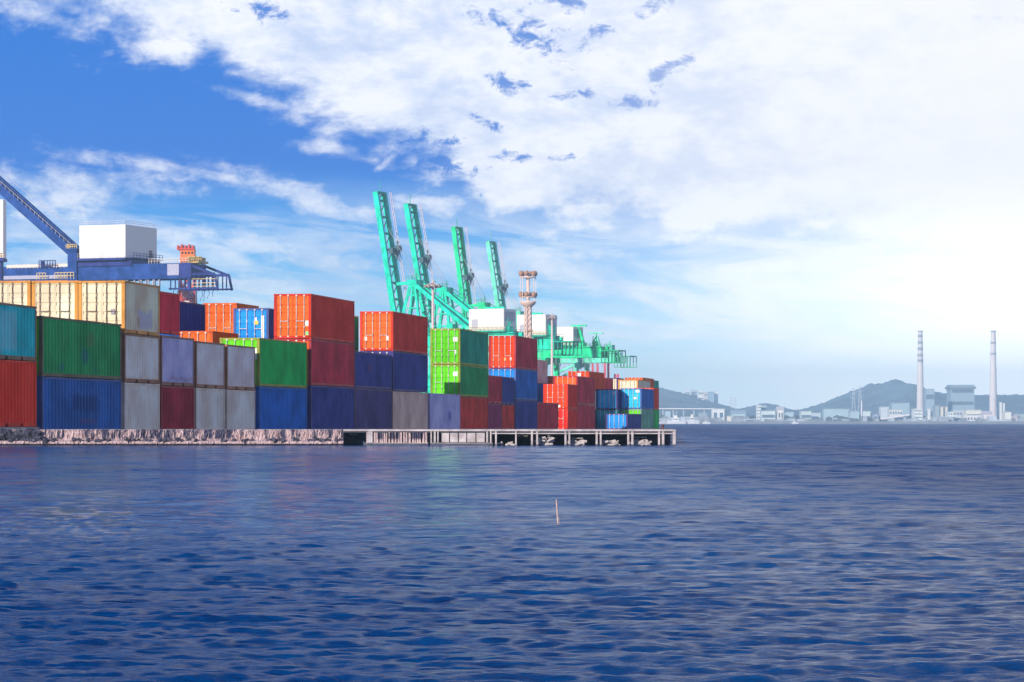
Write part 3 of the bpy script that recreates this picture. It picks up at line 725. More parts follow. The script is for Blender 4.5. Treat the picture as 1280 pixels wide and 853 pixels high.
# ------------------------------------------------------------------ quay cranes
def steel(name, col): return paint(name, col, 1.0, .16, .26, rough=.45)
def rail(mb, a, b, h=1.1, n=8, r=.05):
    a = Vector(a); b = Vector(b); up = Vector((0, 0, h))
    mb.bar(a + up, b + up, r); mb.bar(a + up * .5, b + up * .5, r)
    for i in range(n + 1): p = a.lerp(b, i / n); mb.bar(p, p + up, r)
def green_crane(px, Y, ztip, xtip, tone, label, house, tail=53.0, z0=24.0):
    """px,Y: hinge; xtip: photo column of the boom tip; local x runs along the girder to landside (right), y to the back"""
    s = F / Y; h = at(px, HZ, Y); rz = R(-25)
    root = empty('quay_crane', (h.x, Y, zg(Y)), rz)
    tag(root, label, 'crane', 'green quay cranes with raised booms')
    mg = steel('green_steel', tone); md = steel('dark_green_steel', tuple(c * .55 for c in tone)); wh = plain('house_white', (.80, .74, .68), .6, var=.05); gy = plain('cable_grey', (.35, .33, .40), .5)
    zt = z0 + 4.0
    g = MB()
    for y in (-3.0, 3.0): g.box(-1.5, tail, y - .7, y + .7, z0, zt)
    for x in range(0, int(tail), 7): g.box(x, x + .7, -2.3, 2.3, z0 + .6, zt - .8)
    g.build('girder', mg, root)
    w = MB()
    for y in (-4.2, 4.2): rail(w, (-1, y, zt - .3), (tail, y, zt - .3), 1.2, 26, .09)
    w.box(-1, tail, -4.3, -3.75, zt - .55, zt - .35); w.build('walkway', md, root)
    # boom
    tipx = (xtip - px) / s / math.cos(rz); L = Vector((tipx, 0, ztip - zt))
    b = MB()
    foot = Vector((-1.0, 0, zt - 2))
    tip = Vector((tipx, 0, ztip)); dr = (tip - foot).normalized(); nrm = Vector((dr.z, 0, -dr.x))
    for y in (-2.7, 2.7): b.bar(foot + Vector((0, y, 0)), tip + Vector((0, y, 0)), 1.0, 1.6, up=nrm)
    bo = b.build('boom', mg, root); b = MB()
    for i in range(9):
        p = foot.lerp(tip, (i + .5) / 9); b.bar(p + Vector((0, -2.85, 0)), p + Vector((0, 2.85, 0)), .4, .7)
        p2 = foot.lerp(tip, (i + 1.5) / 9) if i < 8 else tip; b.bar(p + Vector((0, -2.85, 0)), p2 + Vector((0, 2.85, 0)), .22)
    b.build('boom_bracing', md, bo)
    # boom tip platform, aerial, mid sheave group, side walkway
    t = MB(); t.box(tip.x - .6, tip.x + .9, -2.6, 2.6, tip.z - .5, tip.z + .2); t.bar(tip, tip + Vector((0, 0, 3.4)), .16); t.build('tip_platform', md, bo)
    mid = foot.lerp(tip, .60); t = MB(); q = mid + nrm * 2.0
    t.box(q.x - .9, q.x + .5, -2.2, 2.6, q.z - 1.2, q.z + .6); t.box(q.x - .2, q.x + 1.3, .2, 2.4, q.z - .2, q.z + 1.5); t.bar(q + Vector((0, 2, -3)), q + Vector((0, 2, 3)), .4)
    t.build('sheave_block', plain('sheave_dark', (.02, .09, .12), .6), bo)
    t = MB()
    for k in (1.5, 2.1): t.bar(foot + nrm * k + Vector((0, 3.6, 0)), tip + nrm * k + Vector((0, 3.6, 0)), .16)
    nst = 30
    for i in range(nst):
        p = foot.lerp(tip, i / nst) + Vector((0, 3.6, 0)); t.bar(p + nrm * 1.3, p + nrm * 2.2, .12)
    t.build('boom_ladder', plain('ladder_pink', (.62, .50, .55), .6), bo)
    # A-frame
    ap = Vector((3.4, 0, z0 + 19.5)); a = MB()
    for y in (-3.0, 3.0):
        yy = y * .55
        a.bar((-1.0, y, zt), (ap.x - .6, yy, ap.z), .85, .85); a.bar((6.8, y, zt), (ap.x + .6, yy, ap.z), .7, .7); a.bar((2.8, y, zt), (ap.x, yy, ap.z), .5, .5)
        for i in range(1, 4):
            f = i / 4; a.bar(Vector((-1.0, y, zt)).lerp(Vector((ap.x, yy, ap.z)), f), Vector((6.8, y, zt)).lerp(Vector((ap.x, yy, ap.z)), f), .35)
    a.box(ap.x - 1.6, ap.x + 1.6, -2.4, 2.4, ap.z - .6, ap.z + .8)
    a.bar(ap, Vector((foot.x + dr.x * (ap.z - foot.z) / dr.z + .6, 0, ap.z - .3)), .7, .9)
    ao = a.build('a_frame', mg, root)
    t = MB(); rail(t, (ap.x - 1.8, -2.4, ap.z + .8), (ap.x + 1.8, -2.4, ap.z + .8), 1.1, 4, .1); t.bar(ap + Vector((.3, 0, .6)), ap + Vector((.3, 0, 3.0)), .22); t.bar(ap + Vector((-1, 0, .6)), ap + Vector((-1, 0, 2.4)), .18)
    t.build('top_rail', md, ao)
    t = MB()      # stair tower
    for i in range(5):
        z = zt + i * 3.2; t.bar((5, 1.6, z), (8, 1.6, z + 1.5), .3, .3); t.bar((8, 1.6, z + 1.5), (5, 1.6, z + 3.1), .3, .3); t.box(7.6, 9.2, 1.0, 2.4, z + 1.35, z + 1.6)
    t.bar((9.1, 1.2, zt), (9.1, 1.2, zt + 16), .22); t.bar((9.1, 2.3, zt), (9.1, 2.3, zt + 16), .22); t.build('stair_tower', md, root)
    t = MB()
    for y in (-1.7, 1.7): t.bar((ap.x, y, ap.z), (24.0, y * 1.7, zt + .3), 1.05, 1.15)
    t.build('backstay', mg, root)
    t = MB()
    for y in (-1.2, .9):
        t.bar(ap + Vector((.3, y, .8)), mid + nrm * 1.6 + Vector((0, y, 0)), .11); t.bar(ap + Vector((1.2, y, .8)), foot.lerp(tip, .75) + nrm * 1.6 + Vector((0, y, 0)), .11)
    t.build('hoist_cable', gy, root)
    # legs and portal
    for x in (1.0, 30.0):
        for y in (-7.5, 7.5):
            t = MB(); t.bar((x, y, 0), (x, y * .62, z0 + .2), 1.25, 1.5); t.build('leg', mg, root)
    t = MB()
    for x in (1.0, 30.0):
        t.box(x - .7, x + .7, -6.5, 6.5, z0 - 1.6, z0 - .02); t.box(x - .5, x + .5, -7.2, 7.2, 3.6, 5.0)
    for y in (-6.2, 6.2):
        t.box(1.7, 29.3, y - .45, y + .45, 9.5, 11); t.bar((1.5, y, 10.8), (29.5, y * .8, z0 - .5), .8)
    t.build('portal_beam', mg, root)
    # machinery house
    if house:
        hx, hl = house; t = MB(); t.box(hx, hx + hl, -4.2, 4.6, zt + .5, zt + 7.0); ho = t.build('machine_house', wh, root); sun_bevel(ho, .12)
        t = MB(); t.box(hx - .6, hx + hl + .6, -4.9, 5.2, zt + .05, zt + .48); t.build('house_floor', md, root)
        t = MB(); t.box(hx + 1.0, hx + 3.0, -4.28, -4.16, zt + 1.1, zt + 3.9); t.build('louvre', plain('louvre_grey', (.42, .42, .48), .6), ho)
        t = MB(); t.box(hx + hl - .08, hx + hl + .06, -3.2, 3.4, zt + 3.4, zt + 6.2); t.build('end_door', plain('louvre_grey', (.42, .42, .48), .6), ho)
        t = MB(); rail(t, (hx - .5, -4.8, zt + .5), (hx + hl + .5, -4.8, zt + .5), 1.1, 9, .09); t.build('house_rail', plain('rail_yellow', (.60, .45, .22), .6), ho)
    # operator cabin, hoist parts and tail platform
    t = MB(); t.box(18, 20.4, -2, .6, z0 - 4.2, z0 - .9); t.box(17.6, 20.8, -2.4, 1, z0 - .9, z0 - .3); t.bar((19.2, -.7, z0 - 6.2), (19.2, -.7, z0 - 4.2), .5); t.build('operator_cabin', mg, root)
    for k in range(6):
        t = MB(); x = tail * .42 + k * (tail * .1); hgt = random.uniform(1.2, 3.6)
        t.box(x, x + random.uniform(.8, 2.2), -2.2, random.uniform(0, 2), zt, zt + hgt); t.bar((x + .4, -2, zt + hgt), (x + 1.3, -1, zt + hgt + random.uniform(.5, 2.2)), .35); t.build('hoist_machinery', mg, root)
    t = MB()
    x = tail * .80; t.bar((x - 1.5, 0, zt), (x, 0, zt + 6.0), .9); t.bar((x + 2.2, 0, zt), (x + .4, 0, zt + 6.0), .9); t.box(x - 3.0, x + 3.0, -.4, .4, zt + 7.2, zt + 7.7); t.bar((x, 0, zt + 6), (x, 0, zt + 7.2), .3)
    t.build('rope_support', mg, root)
    t = MB(); e = tail
    t.box(e, e + 6.5, -3.4, 3.4, z0 + 2.2, z0 + 2.6); t.bar((e - 2, -3, zt), (e - 2, -3, zt + 4.2), .2); t.bar((e - 3.4, -3, zt), (e - 3.4, -3, zt + 3.6), .2)
    for i in range(6):
        x = e + i * 1.28
        for y in (-3.3, 3.3): t.bar((x, y, z0 - 1.8), (x, y, z0 + 2.3), .24)
    for y in (-3.3, 3.3): t.bar((e, y, z0 - 1.8), (e + 6.4, y, z0 - 1.8), .26)
    t.build('tail_platform', md, root)
    t = MB()
    for i in range(22):
        x = 3 + i * (tail - 6) / 22; t.bar((x, -3.8, z0 - random.uniform(1.5, 3.2)), (x, -3.8, z0), .14)
    tag(t.build('cable_loop', gy, root), kind='stuff')
    return root
def zt_of(y, Y): return (HZ - y) / F * Y + EYE
G1, G2, G3, G4 = (.0, .68, .46), (.0, .66, .42), (.0, .66, .27), (.14, .74, .48)
green_crane(506.5, 900, zt_of(240, 900), 474, G1, 'tallest leftmost green quay crane with raised boom', (23.5, 11.6), 38)
green_crane(545, 949, zt_of(255, 949), 512, G2, 'second green quay crane, its boom behind the first lamp mast', (30.5, 10.0), 43)
green_crane(594, 1068, zt_of(284, 1068), 571, G3, 'third, vivid green quay crane with boom raised beside the white machine house', (30.0, 10.5), 51)
green_crane(639, 1153, zt_of(302, 1153), 613.5, G4, 'palest and rightmost green quay crane with raised boom', None, 45, 24.0)

def blue_crane():
    Y = 700; s = F / Y; rz = R(-22); h = at(110, HZ, Y)
    root = empty('quay_crane', (h.x, Y, zg(Y)), rz)
    tag(root, 'blue quay crane with white machine house on its girder above the containers', 'crane')
    mb_ = steel('blue_steel', (.010, .055, .26)); md = steel('dark_blue_steel', (.02, .035, .20)); wh = plain('house_white', (.84, .80, .76), .6, var=.04)
    gy = plain('grey_steel', (.36, .36, .50), .6); yl = plain('rail_yellow', (.62, .45, .18), .6); k = 1 / math.cos(rz)
    X = lambda px: (px - 101) / s * k
    Zt = lambda py: (HZ - py) / s
    # girder
    g = MB()
    for y in (-3.4, 3.4): g.box(X(-260), X(243), y - .6, y + .6, Zt(347), Zt(328))
    for x in range(int(X(-200)), int(X(250)), 5): g.box(x, x + .5, -2.7, 2.7, Zt(345), Zt(331))
    g.build('girder', mb_, root)
    g = MB(); g.box(X(-260), X(86), -4.6, -4.1, Zt(352.5), Zt(350)); g.box(X(-260), X(96), -4.3, -4.0, Zt(344), Zt(339.5)); g.build('lower_beam', gy, root)
    g = MB(); g.box(X(216), X(239), -4.12, -4.04, Zt(343), Zt(329)); 
    g.build('side_panel', gy, root)
    g = MB(); g.box(X(-260), X(88), -4.05, -4.0, Zt(348.5), Zt(346)); g.build('red_stripe', plain('stripe_red', (.45, .12, .10), .6), root)
    # tower post that carries the boom stay
    t = MB(); t.box(X(87), X(99), -4.6, -3.4, Zt(352), Zt(308)); t.box(X(87), X(99), 3.2, 4.4, Zt(352), Zt(308)); t.box(X(86), X(100), -4.9, 4.6, Zt(310), Zt(307)); t.build('tower_post', mb_, root)
    t = MB(); rail(t, (X(86), -4.9, Zt(307)), (X(100), -4.9, Zt(307)), .9, 5, .12); t.box(X(86.5), X(90), -4.6, -4.2, Zt(307), Zt(303)); t.build('post_rail', yl, root)
    # inclined stay
    a = Vector((X(88), 0, Zt(313))); b = a + Vector((X(-92) - X(88), 0, Zt(158) - Zt(313) ))
    t = MB()
    for y in (-2.2, 1.8): t.bar(a + Vector((0, y, 0)), b + Vector((0, y, 0)), .9, 2.0)
    for i in range(24):
        p = a.lerp(b, i / 24); t.bar(p + Vector((0, -2, 0)), p + Vector((0, 2, .0)), .3)
    t.build('inclined_stay', mb_, root)
    t = MB()
    for i in range(32):
        p = a.lerp(b, i / 32) + Vector((0, -2.7, 1.1)); t.bar(p, p + Vector((0, 0, 1.0)), .09)
    t.bar(a + Vector((0, -2.7, 2.0)), b + Vector((0, -2.7, 2.0)), .1); t.build('stay_rail', gy, root)
    t = MB(); t.bar(Vector((X(101), 0, Zt(296))), Vector((X(-78), 0, Zt(160))), .10); t.build('cable', gy, root)
    # machine house
    t = MB(); hl = X(163) - X(101); t.box(0.3, hl, -4.6, 10.6, Zt(320), Zt(279)); ho = t.build('machine_house', wh, root); sun_bevel(ho, .1)
    for kk in range(1, 6):
        t = MB(); xx = hl * kk / 6; t.box(xx - .03, xx + .03, -4.63, -4.59, Zt(319.5), Zt(279.8)); t.build('panel_seam', plain('seam_grey', (.45, .43, .42), .6), ho)
    t = MB(); t.box(-.6, hl + .5, -5.6, 11.4, Zt(323), Zt(320.3)); t.box(-.2, hl + 1.5, -4.4, 11, Zt(330), Zt(323.3)); t.build('house_floor', md, root)
    t = MB(); rail(t, (.4, -4.5, Zt(279)), (hl - .1, -4.5, Zt(279)), .9, 12, .06); rail(t, (hl - .1, -4.5, Zt(279)), (hl - .1, 10.4, Zt(279)), .9, 12, .06); t.build('roof_rail', plain('rail_pale', (.6, .55, .6), .6), ho)
    t = MB(); t.box(hl - .05, hl + .08, 6.8, 8.2, Zt(319), Zt(308)); t.build('house_door', plain('door_brown', (.22, .14, .16), .6), ho)
    t = MB(); t.box(hl + .1, hl + 1.3, -3, 11, Zt(320.2), Zt(319.4)); rail(t, (hl + 1.3, -3, Zt(319.4)), (hl + 1.3, 11, Zt(319.4)), 1.1, 9, .09); t.build('landing', md, ho)
    t = MB(); rail(t, (.3, -5.4, Zt(320)), (hl, -5.4, Zt(320)), 1.1, 2, .05); t.build('front_rail', plain('rail_pale', (.6, .55, .6), .6), ho)
    # walkway rails
    t = MB(); rail(t, (X(5), -4.1, Zt(331)), (X(86), -4.1, Zt(331)), 1.0, 16, .08); t.build('walkway_rail', plain('rail_cream', (.66, .56, .50), .6), root); t = MB(); rail(t, (X(192), -4.1, Zt(328)), (X(243), -4.1, Zt(328)), 1.1, 14, .08)
    t.build('walkway_rail', plain('rail_cream', (.66, .56, .50), .6), root)
    t = MB(); t.box(X(4), X(86), -4.1, -4.04, Zt(329.5), Zt(325.5)); t.build('walkway_screen', plain('screen_cream', (.74, .66, .60), .7, var=.08), root)
    t = MB(); rail(t, (X(50), -4.9, Zt(331)), (X(72), -4.9, Zt(331)), 1.8, 6, .16); t.box(X(50), X(64), -5, -4, Zt(329), Zt(328)); t.box(X(52), X(55), -4.9, -4.3, Zt(328), Zt(322)); t.build('gear_platform', md, root)
    t = MB(); rail(t, (X(48), -5.2, Zt(345)), (X(60), -5.2, Zt(345)), 1.5, 3, .14); t.build('yellow_rail', yl, root); t = MB(); rail(t, (X(72), -5.2, Zt(345)), (X(97), -5.2, Zt(345)), 1.5, 6, .14); t.build('yellow_rail', yl, root)
    Xt = lambda px: X(px - 9)
    # tail frame
    e0, e1 = Xt(252), Xt(289); zA, zB = Zt(342), Zt(361)
    t = MB()
    for y in (-3.6, 3.6):
        t.bar((Xt(250), y, Zt(329)), (Xt(282), y, zA), .55, .55); t.bar((e0, y, zA), (Xt(284), y, zA), .6, .6); t.bar((Xt(226), y, zB + .3), (e1, y, zB + .3), .38, .38)
        t.bar((Xt(284), y, zA), (Xt(288), y, zB), .45); t.bar((e0, y, Zt(328)), (e0, y, zB), .7); t.bar((Xt(243), y, Zt(328)), (Xt(243), y, Zt(347)), .4)
        for px in (228, 234, 240, 246, 258, 264, 270, 276, 281): t.bar((Xt(px), y, Zt(347) if px < 252 else zA), (Xt(px), y, zB), .22)
    t.box(Xt(240), Xt(256), -4.2, 3, Zt(346), Zt(329)); t.build('tail_frame', md, root)
    t = MB()
    for z in (348, 353, 357): t.bar((Xt(256), -3.9, Zt(z)), (Xt(287), -3.9, Zt(z)), .14)
    t.build('tail_rail', yl, root)
    t = MB(); t.box(Xt(248), Xt(262), -3, 2, Zt(328), Zt(325.5)); t.box(Xt(248), Xt(256), -2.5, 1, Zt(325), Zt(319.5)); t.box(Xt(258), Xt(261), -2.5, 1, Zt(325), Zt(321)); rail(t, (Xt(248), -3.2, Zt(326)), (Xt(266), -3.2, Zt(326)), 1.0, 6, .14); t.build('winch', plain('winch_yellow', (.45, .30, .10), .6, var=.4), root)
    t = MB()     # hanging festoon carriers and cables
    for i, px in enumerate((138, 145, 152, 160, 168, 175, 184, 193, 202, 210, 216)):
        t.bar((Xt(px), -4.6, Zt(348)), (Xt(px), -4.6, Zt(371)), .55 if i % 2 else .30, .3)
    tag(t.build('festoon_carrier', plain('festoon_grey', (.30, .31, .42), .6), root), kind='stuff')
    t = MB()
    for i, px in enumerate((150, 163, 171, 188, 197, 206, 214)): t.bar((Xt(px) + .6, -4.8, Zt(348)), (Xt(px) + .6, -4.8, Zt(369)), .6, .12)
    tag(t.build('festoon_cable', plain('festoon_pale', (.55, .55, .60), .6), root), kind='stuff')
    t = MB()
    for px in (232, 237, 252, 257, 262, 268, 272, 277, 283): 
        a = Vector((Xt(px), -3.6, zB)); L = random.uniform(1.6, 2.8)
        t.bar(a, a + Vector((random.uniform(-.4, .2), 0, -L * .6)), .10); t.bar(a + Vector((-.1, 0, -L * .6)), a + Vector((-.5, 0, -L)), .08)
    t.build('trailing_cable', md, root)
    for x in (Xt(-190), Xt(96)):
        for y in (-9, 9):
            t = MB(); t.bar((x, y, 0), (x, y * .6, Zt(348)), 1.6, 1.9); t.build('leg', mb_, root)
    t = MB()
    for x in (Xt(-190), Xt(96)): t.box(x - .9, x + .9, -8, 8, Zt(360), Zt(353)); t.box(x - .6, x + .6, -8.6, 8.6, 4, 6)
    for y in (-7.5, 7.5): t.box(Xt(-190), Xt(96), y - .5, y + .5, 13, 15)
    t.build('portal_beam', mb_, root)
blue_crane()
def left_tower():
    Y = 640; s = F / Y; p = at(-4, HZ, Y)
    root = empty('white_tower', (p.x, Y, zg(Y))); tag(root, 'white box tower cut off by the left edge above the blue girder', 'tower')
    t = MB(); t.box(-2, 1.75, -2, 2, (HZ - 318) / s, (HZ - 245) / s); o = t.build('shaft', plain('house_white', (.84, .78, .78), .6, var=.04), root); sun_bevel(o, .08)
    t = MB(); t.box(-1.5, 1.2, -1.6, 1.6, 0, (HZ - 322) / s); t.box(-2, 1.9, -2.2, 2.2, (HZ - 322) / s, (HZ - 318.3) / s); t.build('base', steel('dark_blue_steel', (.02, .035, .20)), root)
    t = MB(); rail(t, (-2, -2.3, (HZ - 318) / s), (1.9, -2.3, (HZ - 318) / s), 1.0, 5, .1); t.build('rail', plain('rail_yellow', (.62, .45, .18), .6), root)
left_tower()
def red_mast():
    Y = 760; s = F / Y; p = at(237, HZ, Y)
    root = empty('lattice_mast', (p.x, Y, zg(Y))); tag(root, 'red and white lattice mast with orange head behind the blue girder', 'mast')
    rd = plain('red_steel', (.62, .04, .03), .5); og = plain('orange_steel', (.85, .17, .02), .5)
    zt = (HZ - 326) / s; t = MB(); w0, w1 = 2.9, 1.7
    def cx(z): return -.65 * (z / zt)
    lv = 14
    for i in range(lv):
        za, zb = zt * i / lv, zt * (i + 1) / lv; wa = w0 + (w1 - w0) * i / lv; wb = w0 + (w1 - w0) * (i + 1) / lv
        ca = [(cx(za) + a * wa, b * wa, za) for a, b in ((-1, -1), (1, -1), (1, 1), (-1, 1))]; cb = [(cx(zb) + a * wb, b * wb, zb) for a, b in ((-1, -1), (1, -1), (1, 1), (-1, 1))]
        for k in range(4):
            t.bar(ca[k], cb[k], .5); t.bar(cb[k], cb[(k + 1) % 4], .3); t.bar(ca[k], cb[(k + 1) % 4], .28); t.bar(ca[(k + 1) % 4], cb[k], .28)
    t.build('lattice', rd, root)
    t = MB(); t.box(-1.8, 1.6, -1.2, 1.2, 0, zt - 5.5); t.build('lift_shaft', plain('shaft_pale', (.68, .58, .62), .6, var=.2, scale=.8), root)
    t = MB(); t.box(-2.2, 1.4, -2, 2, zt, zt + 3.6); t.box(-2.4, .9, -2.2, 2.2, zt + 1.2, zt + 1.5); h_ = t.build('head', og, root)
    t = MB(); t.box(-3.0, 1.3, -2.4, 2.4, zt + 3.6, zt + 4.0)
    for k in range(5): t.box(-3.0 + k * .95, -2.6 + k * .95, -2.3, 2.3, zt + 4.0, zt + 4.0 + .7 * (1 + k % 2 * .4))
    t.build('crown', rd, root)
    t = MB()
    for k in range(4): t.box(-1.9 + k * .85, -1.4 + k * .85, -2.06, -1.98, zt + 2.5, zt + 3.1); t.box(-1.9 + k * .85, -1.4 + k * .85, -2.06, -1.98, zt + .2, zt + .7)
    t.build('window', plain('dark_glass', (.05, .03, .04), .3), h_)
red_mast()

# ------------------------------------------------------------------ lamp masts
def lamp_mast(px, ytop, Y, ring, nl, label):
    s = F / Y; p = at(px, ytop, Y); z0 = zg(Y); root = empty('lamp_mast', (p.x, Y, z0)); tag(root, label, 'lamp mast', 'high lamp masts over the yard')
    H = p.z - z0; m = plain('mast_pink', (.66, .50, .50), .6, var=.1); dk = plain('lamp_housing', (.28, .22, .20), .5, var=.5, scale=1.0); gl = plain('lamp_glass', (.75, .66, .52), .25)
    t = MB(); t.tube((0, 0, 0), (0, 0, H), .42, .26, 10); t.build('mast', m, root)
    t = MB()
    for r in (ring, ring * .62):
        for k in range(20):
            a, b = 2 * math.pi * k / 20, 2 * math.pi * (k + 1) / 20; t.bar((r * math.cos(a), r * math.sin(a), H - .3), (r * math.cos(b), r * math.sin(b), H - .3), .12)
    for k in range(6): a = math.pi * k / 3; t.bar((0, 0, H + .5), (ring * math.cos(a), ring * math.sin(a), H - .3), .10)
    t.tube((0, 0, H), (0, 0, H + .9), .3, .15, 8); t.build('lamp_ring', m, root)
    for k in range(nl):
        a = 2 * math.pi * (k + .3) / nl; c, s_ = math.cos(a), math.sin(a); t = MB()
        q = Vector((ring * 1.02 * c, ring * 1.02 * s_, H - .55)); t.lathe(q, [(.10, .45), (.30, .30), (.42, -.12), (.36, -.16)], 8)
        o = t.build('lamp', dk, root); t = MB(); t.lathe(q, [(.0, -.14), (.36, -.13)], 8); t.build('lens', gl, o)
lamp_mast(541, 355.5, 640, 1.55, 8, 'tall pink lamp mast in front of the second green boom')
lamp_mast(690, 396, 830, 1.05, 7, 'slim lamp mast right of the lattice light tower')
def light_tower():
    Y = 860; s = F / Y; p = at(660, 337, Y); z0 = zg(Y); root = empty('light_tower', (p.x, Y, z0)); tag(root, 'pale pink lattice light tower with two round gallery platforms', 'tower')
    H = p.z - z0; m = plain('tower_pink', (.76, .55, .48), .6, var=.1); br = plain('tower_brown', (.42, .22, .14), .6, var=.3)
    zc = H - 10.5; t = MB(); r0, r1 = 1.35, 1.0
    for k in range(6):
        a = math.pi * k / 3; t.bar((r0 * math.cos(a), r0 * math.sin(a), 0), (r1 * math.cos(a), r1 * math.sin(a), zc), .22)
    nl = 22
    for i in range(nl):
        z = zc * i / nl; z2 = zc * (i + 1) / nl; r = r0 + (r1 - r0) * i / nl
        for k in range(6):
            a, b = math.pi * k / 3, math.pi * (k + 1) / 3
            t.bar((r * math.cos(a), r * math.sin(a), z), (r * math.cos(b), r * math.sin(b), z2), .13); t.bar((r * math.cos(a), r * math.sin(a), z), (r * math.cos(b), r * math.sin(b), z), .13)
    t.build('lattice', m, root)
    t = MB(); t.tube((0, 0, 0), (0, 0, H - 1), .55, .5, 10); t.build('core', m, root)
    t = MB(); t.lathe((0, 0, zc), [(1.1, -.4), (1.9, .2), (2.4, .9), (2.4, 1.2), (0, 1.2)], 20); t.lathe((0, 0, zc), [(0, 8.0), (2.3, 8.0), (2.3, 8.35), (0, 8.35)], 20)
    for k in range(8):
        a = math.pi * k / 4; t.bar((2.25 * math.cos(a), 2.25 * math.sin(a), zc + 1.2), (2.25 * math.cos(a), 2.25 * math.sin(a), zc + 8.0), .16)
    t.lathe((0, 0, zc), [(2.45, 2.3), (2.45, 2.5)], 20); t.build('gallery', m, root)
    for z in (zc + 3.2, zc + 9.3):
        for k in range(6):
            a = math.pi * k / 3 + .3; t = MB(); q = Vector((2.2 * math.cos(a), 2.2 * math.sin(a), z)); t.lathe(q, [(.0, .8), (.45, .7), (.7, 0), (.45, -.7), (0, -.8)], 8); t.build('lamp', br, root)
    t = MB()
    for k in range(4): t.box(-1.3 + k * .3, .9 + k * .2, -1.5, 1.5, H * .46 + k * 2.2, H * .46 + k * 2.2 + .4)
    t.build('landing', br, root)
light_tower()
# red legs of another crane, far right behind the green girders
def red_legs():
    Y = 1240; s = F / Y; p = at(744, HZ, Y); root = empty('quay_crane', (p.x, Y, zg(Y))); tag(root, 'distant red crane showing only its legs under the green girders', 'crane')
    rd = plain('red_pink_steel', (.62, .08, .14), .5); z1 = (HZ - 447) / s
    for px in (741.5, 747.5, 756, 760.5, 769.5, 772.5):
        x = (px - 744) / s; t = MB(); t.bar((x * 1.05, (px % 2) * 6, 0), (x, (px % 2) * 4, z1 - (6 if px > 765 else 0)), .95, .95); t.build('leg', rd, root)
    t = MB(); t.box(-1.2, 10, -.6, .6, z1 - 1.5, z1); t.box(-1.2, 10, -.5, .5, 6, 7.5); t.build('portal_beam', rd, root)
red_legs()

# ------------------------------------------------------------------ far shore
def hills():
    prof = [(560, 520), (700, 505), (780, 490), (826, 486), (842, 491), (858, 493), (872, 500), (888, 503), (905, 508), (925, 513), (940, 510), (958, 504), (972, 508), (985, 513), (1005, 514),
            (1030, 509), (1060, 499), (1082, 491), (1100, 483), (1114, 476), (1120, 474), (1128, 476), (1138, 483), (1150, 487), (1166, 490), (1180, 493), (1215, 495), (1250, 494.5), (1285, 495), (1400, 488), (1560, 500), (1750, 512)]
    Yc = 5000; px = np.array([p[0] for p in prof], float); hh = (HZ - np.array([p[1] for p in prof])) / F * Yc
    nx, ny = 520, 60; P_ = np.linspace(480, 1800, nx); h = np.interp(P_, px, hh)
    rng = np.random.default_rng(1); h = np.convolve(np.pad(h, 6, 'edge'), np.ones(7) / 7, 'same')[6:-6]
    X = (P_ - 640) / F * Yc; Yv = np.linspace(4250, 6200, ny)
    XX, YY = np.meshgrid(X, Yv, indexing='ij')
    nz = np.zeros_like(XX)
    for k in range(60):
        w = 10 ** rng.uniform(1.6, 2.9); a = rng.uniform(0, 6.28); nz += np.sin((XX * math.cos(a) + YY * math.sin(a)) / w * 6.28 + rng.uniform(0, 6.28)) * w ** .9
    nz /= nz.std(); t = np.clip((YY - 4250) / (Yc - 4250), 0, None); env = np.where(t < 1, t ** .8, np.exp(-((t - 1) / 1.2) ** 2))
    Z = 2 + h[:, None] * env * (1 + .10 * nz * (1 - np.exp(-((t - 1) / .2) ** 2))) + rng.normal(size=XX.shape) * .9
    v = np.stack([XX, YY, Z], 2).reshape(-1, 3); idx = np.arange(nx * ny).reshape(nx, ny)
    q = np.stack([idx[:-1, :-1], idx[1:, :-1], idx[1:, 1:], idx[:-1, 1:]], 2).reshape(-1, 4)
    me = bpy.data.meshes.new('hills'); me.from_pydata(v.tolist(), [], q.tolist()); me.polygons.foreach_set('use_smooth', np.ones(len(q), dtype=bool)); me.update()
    m = plain('hazy_wooded_hillside', (.11, .17, .21), .95, var=.45, scale=.012); me.materials.append(m); tag(link('hills', me), kind='structure')  # bluish pale base: part of the distance haze is put into the colour
    g = MB(); g.box(-2500, 2600, 3480, 6900, -.6, 2.0); tag(g.build('far_shore', plain('shore_land', (.12, .13, .12), .95, scale=.02)), kind='structure')
hills()
